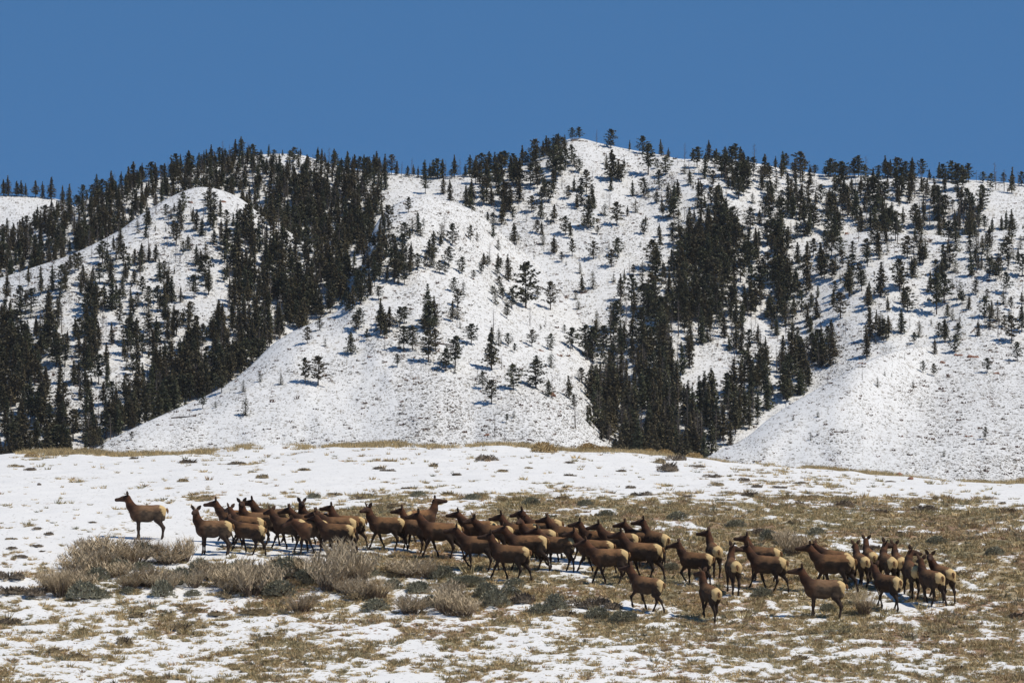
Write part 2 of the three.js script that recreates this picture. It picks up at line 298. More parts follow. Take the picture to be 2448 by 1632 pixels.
// woods: polygon, layer, mean area per tree in pixels, height range in metres, mix of kinds, how clustered
const inPoly = (p, x, y) => { let c = false; for (let i = 0, j = p.length - 1; i < p.length; j = i++) if ((p[i][1] > y) !== (p[j][1] > y) && x < (p[j][0] - p[i][0]) * (y - p[i][1]) / (p[j][1] - p[i][1]) + p[i][0]) c = !c; return c; };
const WOODS = [
  ['ridge', [[-60, 600], [0, 560], [180, 500], [300, 445], [420, 418], [520, 390], [590, 374], [600, 400], [740, 400], [760, 386], [850, 404], [930, 412], [920, 470], [880, 560], [800, 640], [640, 600], [560, 490], [440, 480], [330, 540], [200, 610], [0, 690], [-60, 700]], 135, 4.1, 8.3, 'ssssspdd', 0],
  ['ridge', [[600, 384], [720, 384], [740, 402], [600, 402]], 565, 3.4, 7.1, 'ssp', 0],
  ['knob', [[300, 570], [400, 490], [470, 462], [560, 480], [640, 540], [600, 640], [500, 720], [330, 760], [200, 720], [160, 640]], 900, 4.1, 8.7, 'sssppd', .2],
  ['knob', [[-60, 720], [150, 650], [260, 740], [420, 760], [440, 860], [330, 950], [200, 1060], [150, 1100], [-60, 1110]], 600, 5.5, 10.3, 'ssssppd', .35],
  ['knob', [[-60, 800], [60, 800], [100, 900], [160, 1000], [160, 1110], [-60, 1110]], 330, 6.2, 11.1, 'ssssp', .1],
  ['knob', [[620, 510], [720, 580], [820, 640], [850, 700], [760, 775], [640, 840], [560, 910], [500, 950], [400, 995], [300, 1040], [180, 1100], [150, 1100], [230, 1000], [330, 930], [430, 850], [520, 760], [560, 640], [560, 560]], 270, 5.5, 10.3, 'sssssspd', .1],
  ['knob', [[640, 850], [560, 912], [500, 950], [400, 995], [300, 1040], [180, 1100], [215, 1060], [330, 980], [450, 900], [560, 850], [650, 790], [760, 745], [815, 725], [850, 650], [830, 620], [700, 700]], 165, 6.2, 10.3, 'sssppsd', 0],
  ['ridge', [[700, 420], [850, 410], [920, 430], [890, 520], [870, 600], [800, 640], [700, 570], [640, 500]], 358, 4.8, 8.7, 'ssssp', .1],
  ['spur', [[855, 690], [890, 620], [950, 600], [1040, 600], [1050, 640], [960, 680], [900, 720], [850, 745], [815, 750]], 454, 4.8, 7.9, 'sspp', .1],
  ['spur', [[830, 760], [920, 730], [1080, 690], [1080, 790], [900, 820], [840, 800]], 2400, 3.4, 7.1, 'pps', .1],
  ['ridge', [[930, 412], [1000, 420], [1080, 424], [1160, 414], [1150, 428], [940, 424]], 358, 4.1, 7.9, 'sspd', 0],
  ['ridge', [[1080, 470], [1110, 420], [1180, 405], [1190, 450], [1180, 510], [1110, 500]], 454, 5.5, 8.7, 'spps', 0],
  ['ridge', [[1180, 440], [1230, 400], [1320, 370], [1345, 420], [1335, 500], [1260, 520], [1190, 520]], 496, 6.2, 9.5, 'spps', .1],
  ['ridge', [[1310, 372], [1360, 345], [1390, 380], [1380, 430], [1330, 430]], 578, 5.5, 9.5, 'pps', .1],
  ['ridge', [[1340, 430], [1480, 420], [1480, 480], [1400, 520], [1340, 510]], 900, 4.1, 8.7, 'spp', .2],
  ['ridge', [[1100, 500], [1420, 500], [1420, 545], [1130, 545]], 1300, 3.4, 7.1, 'sppd', .2],
  ['ridge', [[1560, 400], [1700, 390], [1760, 400], [1740, 520], [1620, 560], [1560, 480]], 1254, 4.1, 7.9, 'ppsd', 0.13],
  ['ridge', [[1700, 400], [1900, 415], [2100, 425], [2300, 435], [2480, 445], [2480, 560], [2100, 566], [1960, 580], [1820, 640], [1720, 560]], 387, 4.1, 9.1, 'sspppd', 0.26],
  ['ridge', [[2010, 470], [2340, 450], [2340, 566], [2200, 572], [2040, 566], [1990, 580]], 390, 4.8, 10.3, 'sssspd', 0.18],
  ['ridge', [[1560, 600], [1700, 530], [1800, 600], [1900, 640], [1880, 760], [1740, 800], [1640, 860], [1560, 760]], 462, 4.8, 10.3, 'sspp', 0.29],
  ['ridge', [[1620, 570], [1740, 560], [1760, 700], [1680, 760], [1600, 720]], 477, 6.2, 11.1, 'ssp', 0.23],
  ['ridge', [[1440, 760], [1560, 720], [1640, 700], [1700, 780], [1640, 900], [1600, 960], [1440, 960], [1400, 860]], 477, 6.9, 11.9, 'sspd', 0.08],
  ['ridge', [[1410, 940], [1600, 900], [1640, 1000], [1690, 1120], [1400, 1120]], 277, 8.9, 14.3, 'sssd', 0.00],
  ['ridge', [[1560, 1010], [1720, 960], [1800, 1010], [1700, 1095], [1680, 1130], [1540, 1130]], 345, 8.3, 13.4, 'sssd', 0.00],
  ['ridge', [[1720, 950], [1800, 890], [1900, 850], [2000, 860], [1985, 910], [1910, 950], [1840, 985], [1780, 1040], [1740, 1070]], 345, 6.9, 11.1, 'sssdp', 0.00],
  ['ridge', [[1760, 800], [1900, 760], [2000, 800], [2000, 860], [1880, 870], [1760, 900]], 726, 3.4, 8.7, 'sspyd', 0.13],
  ['brow', [[1860, 640], [2000, 580], [2160, 570], [2330, 580], [2450, 560], [2450, 640], [2200, 680], [2000, 720], [1900, 740]], 990, 3.4, 7.9, 'ppsyd', 0.13],
  ['front', [[2100, 840], [2200, 730], [2330, 620], [2460, 590], [2460, 800], [2300, 840], [2180, 860]], 4200, 2.8, 7.1, 'ppyds', .2],
  ['front', [[1720, 1085], [1980, 930], [2100, 860], [2460, 820], [2460, 1120], [1900, 1120]], 26000, 1.1, 2.4, 'y', 0],
  ['spur', [[1100, 520], [1440, 880], [1440, 1060], [1200, 1060], [1000, 900], [1060, 700]], 9000, 2.1, 4.7, 'pydd', 0],
  ['ridge', [[1250, 560], [1560, 560], [1560, 700], [1420, 760], [1330, 660]], 9000, 1.4, 4.0, 'ypd', 0],
  ['spur', [[880, 560], [1000, 490], [1120, 520], [1300, 700], [1420, 900], [1400, 1000], [1250, 960], [1050, 880], [850, 820], [840, 760]], 3000, 2.6, 7.3, 'ppsyd', 0],
  ['ridge', [[1100, 500], [1400, 380], [1700, 400], [1640, 600], [1560, 720], [1440, 760], [1300, 640]], 2600, 2.6, 6.9, 'ppsyd', 0],
  ['ridge', [[1560, 480], [1760, 410], [2000, 440], [2000, 600], [1900, 660], [1980, 820], [1900, 900], [1760, 900], [1600, 800]], 792, 3.4, 8.6, 'ppssyd', 0.00],
  ['brow', [[1960, 600], [2160, 570], [2460, 560], [2460, 800], [2200, 830], [2080, 830]], 1122, 3.0, 7.7, 'ppssyd', 0.00],
  ['spur', [[845, 715], [872, 625], [892, 570], [915, 530], [935, 545], [915, 620], [900, 690], [860, 740]], 293, 4.3, 7.7, 'ssp', 0],
  ['ridge', [[840, 470], [930, 480], [905, 540], [882, 600], [862, 680], [820, 760], [760, 775], [790, 660]], 210, 4.3, 8.6, 'sssp', 0],
  ['knob', [[0, 690], [200, 620], [420, 490], [540, 480], [560, 640], [440, 800], [300, 900], [150, 1000], [0, 1000]], 1350, 3.4, 7.7, 'sspdyd', 0],
];
const WOODPLACE = ['in the dense forest along the long skyline ridge', 'beside the bare snow patch on the ridge', 'on the rocky knob below the ridge', 'on the thinly wooded lower flank of the knob', 'in the dark wood at the foot of the knob', 'in the dense gully wood between knob and spur', 'at the dark wood edge bordering the bare spur', 'in the dense wood above the spur\'s rounded top', 'in the dark clump on the upper spur', 'among scattered trees on the middle of the spur', 'along the saddle of the skyline', 'in the clump beside the saddle', 'in the thick clump below the rocky summit', 'close under the rocky summit', 'scattered below the rocky summit', 'on the open snow under the summit clump', 'on the open snowfield beside the summit', 'in the open wood under the right skyline', 'in the thick stand above the rounded brow', 'in the wooded gully head under the right ridge', 'in the middle of the long wooded gully', 'in the lower half of the long wooded gully', 'in the tall dark stand at the gully mouth', 'in the tall stand against the smooth slope', 'in the row along the smooth slope\'s edge', 'on the snowy bank above the gully row', 'scattered on the rounded brow', 'scattered on the smooth slope', 'alone on the smooth snowy slope', 'on the speckled side of the spur', 'in the open snow bowl beside the gully', 'among small trees spread over the upper spur', 'among small trees spread under the summit', 'among small trees spread beside the long gully', 'among small trees spread over the shoulder', 'along the wooded side of the spur\'s rounded top', 'in the dark wood behind the spur\'s rounded top', 'among small trees spread over the knob'];
{
  const r = rng(4242);
  WOODS.forEach(([ln, P, area, h0, h1, mix, cl], WI) => {
    const us = P.map(p => p[0]), vs = P.map(p => p[1]), a = Math.min(...us), b = Math.max(...us), c = Math.min(...vs), d = Math.max(...vs), n = (b - a) * (d - c) / area, L = LAYERS[ln];
    for (let i = 0; i < n; i++) {
      const u = lerp(a, b, r()), v = lerp(c, d, r()), q = r(), s = r(), k = mix[Math.floor(r() * mix.length)];
      if (!inPoly(P, u, v) || u < L.u0 || u > L.u1 || v < L.at(u) + 2) continue;
      if (cl && fbm(u * .018, v * .018, 2) < cl + .15 * q) continue;
      if (trees.some(t => Math.abs(t.u - u) < 7 && Math.abs(t.v - v) < 4)) continue;
      const m = lerp(h0, h1, s * s * .4 + s * .6); trees.push({ u, v, h: (s < .12 ? m * .5 : m) * F / hillD(L, u, v), k, L: ln, w: WOODPLACE[WI] });
    }
  });
  // trees standing on the skyline
  for (let u = -40; u < 2490;) {
    const v = poly(TOPE, u) + 2 + 5 * r(), dense = u < 600 || (u > 740 && u < 1330);
    let m = lerp(3.5, 8, r()), k = 'sspspd'[Math.floor(r() * 6)];
    if (u > 1420) k = 'pspsdp'[Math.floor(r() * 6)];
    if (u > 590 && u < 730) m *= .55;
    trees.push({ u, v, h: m * F / hillD(LAYERS.ridge, u, v), k, L: 'ridge', sky: 1 });
    u += dense ? 7 + r() * 12 : (u > 1720 ? 8 + r() * 22 : 16 + r() * 34);
  }
  for (let u = -20; u < 170; u += 10 + r() * 22) trees.push({ u, v: poly(LAYERS.far.top, u) + 2, h: lerp(5, 9, r()) * F / 2160, k: 's', L: 'far', sky: 1 });
}
trees.sort((a, b) => b.h * (b.e ? 2.5 : 1) - a.h * (a.e ? 2.5 : 1));
const TLAB = {
  s: { ridge: 'narrow dark fir in the wooded gullies of the main mountainside', knob: 'narrow dark fir among the trees covering the rocky knob', spur: 'slender dark fir standing on the bare grassy spur', brow: 'slender fir on the rounded shoulder under the ridge', front: 'slender fir on the smooth slope beside the gully', far: 'small fir on the distant bare hilltop' },
  p: { ridge: 'broad-crowned pine on the main mountainside below the skyline', knob: 'broad-crowned pine among firs on the rocky knob', spur: 'rounded open-crowned pine standing on the bare grassy spur', brow: 'rounded pine on the shoulder under the ridge', front: 'rounded pine on the smooth slope beside the gully', far: 'pine on the distant bare hilltop' },
  y: { ridge: 'small young conifer in open snow of the main mountainside', knob: 'small young conifer in snow on the rocky knob', spur: 'small young conical conifer on the bare grassy spur', brow: 'small young conifer on the shoulder under the ridge', front: 'tiny conifer sapling on the smooth snowy slope', far: 'tiny conifer on the distant hilltop' },
  d: { ridge: 'bare grey-brown dead tree among firs on the main mountainside', knob: 'bare dead tree among firs on the rocky knob', spur: 'leafless dead tree standing on the bare grassy spur', brow: 'leafless dead tree on the shoulder under the ridge', front: 'leafless dead tree on the smooth slope beside the gully', far: 'dead tree on the distant hilltop' },
};
const TNAME = { s: 'fir_tree', p: 'pine_tree', y: 'young_conifer', d: 'dead_tree' }, TCAT = { s: 'fir tree', p: 'pine tree', y: 'sapling', d: 'dead tree' };
const WHERE = { ridge: 'main mountainside', knob: 'rocky knob', spur: 'grassy spur', brow: 'shoulder', front: 'smooth slope', far: 'distant hilltop' };
{
  const r = rng(99), rest = {}, count = {};
  trees.forEach((t, i) => {
    const L = LAYERS[t.L], p = hillP(L, t.u, t.v), h = t.h / p.px, vi = Math.floor(r() * VAR[t.k].length), turn = r() * 6.283, fat = 1.0 + .45 * r(), w = h * fat * (h > 11 ? .85 : 1) * (t.k === 'd' ? .8 : 1);
    if ((count[t.k] = (count[t.k] || 0) + 1) <= 300) {
      const g = new THREE.Group(), V = VAR[t.k][vi], a = new THREE.Mesh(V.trunk, barkMat), b = new THREE.Mesh(V.crown, needleMat); a.name = 'trunk'; b.name = 'crown'; g.add(a, b);
      g.position.copy(p); g.rotation.y = turn; g.scale.set(w, h, w);
      const size = h > 11 ? 'tall ' : h < 5.5 ? 'short ' : '', what = { s: 'narrow dark fir', p: 'broad-crowned pine', y: 'young conical conifer', d: 'bare grey-brown dead tree' }[t.k];
      const lab = t.w ? `${size}${what} ${t.w}` : t.sky ? `${size}${what} standing on the skyline of the ${WHERE[t.L]}` : size + TLAB[t.k][t.L];
      put(shadows(g), TNAME[t.k], lab, TCAT[t.k], `${size}${TCAT[t.k]}s ${t.w || (t.sky ? 'on the skyline' : 'on the ' + WHERE[t.L])}`);
    } else { const key = t.k + vi; (rest[key] = rest[key] || []).push(new THREE.Matrix4().compose(p, new THREE.Quaternion().setFromAxisAngle(new THREE.Vector3(0, 1, 0), turn), new THREE.Vector3(w, h, w))); }
  });
  const forest = new THREE.Group();
  for (const key in rest) {
    const V = VAR[key[0]][+key.slice(1)];
    for (const part of ['trunk', 'crown']) { const m = new THREE.InstancedMesh(V[part], part === 'trunk' ? barkMat : needleMat, rest[key].length); rest[key].forEach((M, i) => m.setMatrixAt(i, M)); m.name = part === 'trunk' ? 'trunks' : 'crowns'; m.userData.kind = 'stuff'; m.frustumCulled = false; forest.add(m); }
  }
  put(shadows(forest), 'conifer_forest', 'dense far-off conifer forest covering the ridges and gullies', 'forest', null, 'stuff');
  console.log('trees', trees.length);
}

// ---------------------------------------------------------------- rocks, logs
function rockGeo(seed, sx, sy, sz) {
  const g = new THREE.IcosahedronGeometry(1, 3), p = g.attributes.position, r = rng(seed), o = r() * 50, cuts = [...Array(9)].map(() => { const v = new THREE.Vector3(r() - .5, r() - .3, r() - .5).normalize(); return [v, .62 + .3 * r()]; });
  const v = new THREE.Vector3(), col = [];
  for (let i = 0; i < p.count; i++) {
    v.fromBufferAttribute(p, i).normalize(); let k = 1; for (const [n, d] of cuts) { const q = v.dot(n); if (q > d) k = Math.min(k, d / q); }
    k *= .93 + .14 * fbm(v.x * 3 + o, v.y * 3 + v.z * 2 + o, 3); p.setXYZ(i, v.x * k * sx, v.y * k * sy, v.z * k * sz);
    const t = .7 + .6 * vn(v.x * 7 + o, v.y * 7 + v.z * 5); col.push(t, t, t);
  }
  g.setAttribute('color', new THREE.Float32BufferAttribute(col, 3)); g.computeVertexNormals(); return g;
}
const redRock = new THREE.MeshStandardMaterial({ color: new THREE.Color().setRGB(.27, .135, .09), vertexColors: true, roughness: .95, flatShading: true });
const greyRock = new THREE.MeshStandardMaterial({ color: new THREE.Color().setRGB(.2, .16, .13), vertexColors: true, roughness: .95, flatShading: true });
const ROCKS = [[2329, 854, 34, 'red'], [2291, 849, 22, 'red'], [2257, 867, 20, 'red'], [2062, 868, 16, 'red'], [2315, 1043, 20, 'red'], [1295, 839, 22, 'red'], [1336, 849, 16, 'red'], [1316, 943, 26, 'red'], [1163, 1040, 22, 'red'], [454, 484, 18, 'red'], [409, 508, 18, 'grey'], [222, 775, 16, 'red'], [1378, 336, 22, 'grey'], [1400, 338, 14, 'grey'], [1140, 590, 16, 'grey'], [2385, 893, 20, 'red'], [2025, 560, 24, 'red'], [1590, 372, 16, 'grey'], [315, 848, 16, 'red'], [530, 482, 20, 'red']];
ROCKS.forEach(([u, v, w, c], i) => {
  const ln = layerAt(u, v) || 'ridge', p = hillP(LAYERS[ln], u, v), s = w / p.px / 2, g = new THREE.Group(), r = rng(i + 3);
  for (let k = 0; k < 4; k++) { const m = new THREE.Mesh(rockGeo(i * 7 + k, s * (.35 + .4 * r()), s * (.25 + .25 * r()), s * .45), c === 'red' ? redRock : greyRock); m.name = 'boulder'; m.position.set((r() - .5) * s * 1.7, s * .05 - .1 * k, (r() - .5) * s); m.rotation.y = r() * 6; g.add(m); }
  g.position.copy(p);
  put(shadows(g), 'rock_outcrop', `${c === 'red' ? 'weathered reddish' : 'grey-brown'} rock outcrop poking through snow on the ${WHERE[ln]}`, 'rock', `${c} outcrops on the ${WHERE[ln]}`);
});
[[2150, 1146, 18, 11, redRock, 'rust-red boulder on the grassy crest, the taller of a pair'], [2177, 1152, 17, 8, redRock, 'low flat rust-red boulder on the grassy crest beside a taller one'], [93, 1160, 11, 7, greyRock, 'lone small brown boulder lying in open snow'], [2072, 1140, 14, 7, greyRock, 'small dark rock on the grassy crest']].forEach(([u, v, w, h, m, lab], i) => {
  const p = ground(u, v), o = new THREE.Mesh(rockGeo(70 + i, w / p.px / 2, h / p.px * .65, w / p.px / 2.4), m); o.position.copy(p); o.position.y += h / p.px * .25; put(shadows(o), 'boulder', lab, 'rock');
});
const logMat = new THREE.MeshStandardMaterial({ color: new THREE.Color().setRGB(.13, .1, .085), roughness: 1 });
[[1932, 829, 1956, 814, 'fallen grey log lying on snow among firs above the gully'], [2322, 796, 2341, 779, 'fallen grey log lying on open snow of the smooth slope'], [409, 1000, 457, 996, 'long fallen log on the edge of the bare spur'], [1040, 821, 1085, 826, 'fallen log between pines on the bare grassy spur'], [1995, 1034, 2030, 1033, 'thin fallen log half buried on the smooth slope']].forEach(([u, v, u2, v2, lab], i) => {
  const ln = layerAt(u, v), a = hillP(LAYERS[ln], u, v), b = hillP(LAYERS[ln], u2, v2), T = new Tri(), r = rng(i + 400); a.y += .12; b.y += .12; const D = b.clone().sub(a);
  T.tube([[0, 0, 0], [D.x * .5, D.y * .5 + .06, D.z * .5], [D.x, D.y, D.z]], [.24, .2, .1], 7, [1, 1, 1]);
  for (let k = 0; k < 6; k++) { const q = .3 + .65 * r(); T.tube([[D.x * q, D.y * q, D.z * q], [D.x * q + (r() - .5) * .8, D.y * q + .5 + .5 * r(), D.z * q + (r() - .5) * .8]], [.05, .02], 4, [1, 1, 1]); }
  const m = new THREE.Mesh(T.geo(), logMat); m.position.copy(a); put(shadows(m), 'fallen_log', lab, 'log');
});

// ---------------------------------------------------------------- small plants
function tuftGeo(seed, n, hgt, rad, wid, spread) { // a tuft of blades, unit size about 1
  const r = rng(seed), T = new Tri();
  for (let i = 0; i < n; i++) {
    const a = r() * 6.283, q = Math.sqrt(r()) * rad, x = Math.cos(a) * q, z = Math.sin(a) * q, b = a + (r() - .5) * 1.5, l = hgt * (.5 + .6 * r()), o = spread * l * (.2 + r()), w = wid * (.6 + .8 * r()), c = r() * 6.283, t = .7 + .6 * r();
    T.tri([x - Math.cos(c) * w, -.04, z - Math.sin(c) * w], [x + Math.cos(c) * w, -.04, z + Math.sin(c) * w], [x + Math.cos(b) * o, l, z + Math.sin(b) * o], [t, t, t * .96]);
  }
  return T.geo();
}
const tuftMat = vmat();
function scatter(name, label, cat, geos, items) { // items: {p, s, sy, c}; one uncountable cover
  const g = new THREE.Group(), r = rng(items.length + 1), lists = geos.map(() => []);
  items.forEach(it => lists[Math.floor(r() * geos.length)].push(it));
  lists.forEach((ls, k) => {
    const m = new THREE.InstancedMesh(geos[k], tuftMat, ls.length), M = new THREE.Matrix4(), q = new THREE.Quaternion(), Y = new THREE.Vector3(0, 1, 0), C = new THREE.Color();
    ls.forEach((it, i) => { m.setMatrixAt(i, M.compose(it.p, q.setFromAxisAngle(Y, r() * 6.283), new THREE.Vector3(it.s, it.sy, it.s))); m.setColorAt(i, C.setRGB(...it.c)); });
    m.name = 'tufts'; m.userData.kind = 'stuff'; g.add(m);
  });
  put(shadows(g), name, label, cat, null, 'stuff');
}
{ // meadow grass
  const r = rng(2024), items = [], STRAW = [.60, .47, .28], OLIVE = [.44, .37, .22], SAGE = [.27, .26, .195], BROWN = [.46, .33, .215];
  for (let i = 0; i < 150000 && items.length < 46000; i++) {
    const x = (r() - .5) * 51, d = 193 + Math.pow(r(), 1.25) * 97, s = snowF(x, d), q = r();
    const keep = s < -.05 ? .8 : s < .25 ? .22 : d > 240 ? .005 : d < 207 ? .045 : .014; if (q > keep) continue;
    const p = new THREE.Vector3(x, groundY(x, d) - .01, -d), n = vn(x * .5, d * .45), e = r(); let c = e < .55 ? STRAW : e < .78 ? OLIVE : e < .9 ? BROWN : SAGE; if (n > .66 && e > .45) c = OLIVE;
    const t = .75 + .5 * r(), S = (.13 + .14 * r() * r()) * (s > .35 ? .9 : 1) * (r() < .05 ? 1.6 : 1); items.push({ p, s: S, sy: S * (.40 + .5 * r()), c: c.map(k => k * t) });
  }
  scatter('dry_grass', 'dry straw and olive grass tufts growing through patchy snow', 'grass', [tuftGeo(1, 26, 1, .55, .10, .7), tuftGeo(2, 26, .9, .6, .12, 1), tuftGeo(3, 20, 1.2, .4, .09, .6)], items);
  const rim = [];
  for (let i = 0; i < 9000; i++) {
    const u = -60 + r() * 2570, cl = fbm(u * .008, 3.3, 3); if (r() > (cl - .40) * 3.4) continue;
    const d = 284 + r() * 9, x = (u - W / 2) / F * d, t = .7 + .5 * r(), S = .13 + .16 * r();
    rim.push({ p: new THREE.Vector3(x, groundY(x, d) - .02, -d), s: S, sy: S * (.7 + .8 * cl * r()), c: [.50 * t, .385 * t, .215 * t] });
  }
  scatter('crest_grass', 'golden dry grass along the crest of the meadow', 'grass', [tuftGeo(4, 18, 1, .5, .07, .5), tuftGeo(5, 18, 1.1, .5, .07, .8)], rim);
}
{ // dark tufts and stones speckling the hills
  const r = rng(31), items = [];
  const dens = (u, v, ln) => { let q = .28 + .9 * sstep(.42, .72, fbm(u * .011 + 5, v * .017, 4));
    if (ln === 'spur' && v > 900 && u > 950) q += .6; if (ln === 'front' && u > 2200 && v > 820) q += .35; if (ln === 'front' && v > 880 && u < 2150) q *= .55; if (ln === 'spur' && u < 850) q *= .7; return q * .75; };
  for (let i = 0; i < 330000; i++) {
    const u = -30 + r() * 2510, v = 335 + r() * 820, ln = layerAt(u, v); if (!ln || r() > dens(u, v, ln)) continue;
    const p = hillP(LAYERS[ln], u, v); p.y -= .05; const t = .6 + .8 * r(), e = r(), S = .2 + .5 * r() * r() * r() + (e > .985 ? .6 : 0);
    items.push({ p, s: S, sy: S * (.5 + .4 * r()), c: e < .6 ? [.15 * t, .12 * t, .085 * t] : e < .9 ? [.09 * t, .085 * t, .065 * t] : [.17 * t, .10 * t, .075 * t] });
  }
  scatter('hillside_grass', 'dark grass tufts and low scrub speckling the snowy hillsides', 'grass', [tuftGeo(11, 12, .8, .7, .3, 1), tuftGeo(12, 12, .7, .8, .34, .9)], items);
}
// shrubs: tall bare-twigged brush, sagebrush, low dark mats, golden mounds (unit width 1, height 1)
const STEM = vmat(), LEAF = vmat();
function brushGeo(seed) {
  const r = rng(seed), S = new Tri(), T = new Tri();
  for (let i = 0; i < 64; i++) {
    const a = r() * 6.283, q = Math.sqrt(r()), bx = Math.cos(a) * q * .16, bz = Math.sin(a) * q * .16, l = (.6 + .45 * r()) * (1 - .3 * q), k0 = q * (.32 + .30 * r()), ox = Math.cos(a) * k0, oz = Math.sin(a) * k0;
    const A = [bx, -.03, bz], B = [bx + ox * .45, l * .5, bz + oz * .45], E = [bx + ox, l, bz + oz];
    S.tube([A, B], [.011, .007], 3, [.18, .135, .1]);
    const t = .75 + .5 * r(), col = [.47 * t, .38 * t, .262 * t];
    S.tube([B, E], [.007, .002], 3, col);
    for (let m = 0; m < 13; m++) {
      const k = .25 + .7 * r(), P = k < .5 ? A.map((x, j) => lerp(x, B[j], k * 2)) : B.map((x, j) => lerp(x, E[j], k * 2 - 1)), b = r() * 6.283, s = .10 + .15 * r(), w = .009 + .008 * r(), t2 = .7 + .6 * r(), c2 = [.49 * t2, .40 * t2, .277 * t2];
      const Q = [P[0] + Math.cos(b) * s * .6, P[1] + s * (.6 + .5 * r()), P[2] + Math.sin(b) * s * .6];
      T.tri([P[0] - w, P[1], P[2]], [P[0] + w, P[1], P[2] + w], Q, c2);
    }
  }
  return [S.geo(), T.geo()];
}
function sageGeo(seed, col, tall) {
  const r = rng(seed), S = new Tri(), T = new Tri(), o = r() * 40;
  for (let i = 0; i < 14; i++) { const a = r() * 6.283, q = .12 + .25 * r(); S.tube([[0, -.05, 0], [Math.cos(a) * q, .35 + .2 * r(), Math.sin(a) * q]], [.03, .012], 4, [.09, .07, .055]); }
  const lobes = tall < 0 ? [...Array(4)].map(() => { const a = r() * 6.283, q = .12 + .24 * r(); return [Math.cos(a) * q, Math.sin(a) * q, .35 + .4 * r()]; }) : [[0, 0, 1]];
  for (let i = 0; i < 520; i++) {
    const lb = lobes[i % lobes.length];
    const a = r() * 6.283, e = Math.asin(r()), rr = (tall < 0 ? .30 : .36) + (tall < 0 ? .30 : .16) * fbm(Math.cos(a) * 2 + o, Math.sin(a) * 2 + e * 1.6 + o, 2) + .06 * (r() - .5), k = Math.pow(r(), .22);
    const ls = tall < 0 ? lb[2] : 1, x = lb[0] + Math.cos(a) * Math.cos(e) * rr * k * ls, z = lb[1] + Math.sin(a) * Math.cos(e) * rr * k * ls, y = .03 + ls * (Math.sin(e) * k) * (.72 + .5 * (rr - .44)) * (Math.abs(tall) || 1);
    const b = a + (r() - .5) * 2, s = .055 + .05 * r(), w = .018 + .016 * r(), t = .6 + .75 * r(), c = [col[0] * t, col[1] * t, col[2] * t];
    T.tri([x - Math.sin(b) * w, y, z + Math.cos(b) * w], [x + Math.sin(b) * w, y, z - Math.cos(b) * w], [x + Math.cos(b) * s * .7, y + s * (1.1 + r()), z + Math.sin(b) * s * .7], c);
    T.tri([x, y - w, z], [x, y + w, z], [x + Math.cos(b + 1) * s, y + s * r(), z + Math.sin(b + 1) * s], c);
  }
  return [S.geo(), T.geo()];
}
const SHR = {
  w: [...Array(5)].map((_, i) => brushGeo(500 + i)),
  g: [...Array(5)].map((_, i) => sageGeo(600 + i, [.31, .30, .22])),
  d: [...Array(6)].map((_, i) => sageGeo(700 + i, [.30, .245, .185], -.9)),
  m: [...Array(3)].map((_, i) => sageGeo(800 + i, [.55, .41, .21], 1.1)),
  t: [...Array(5)].map((_, i) => sageGeo(850 + i, [.48, .39, .25], -1)),
};
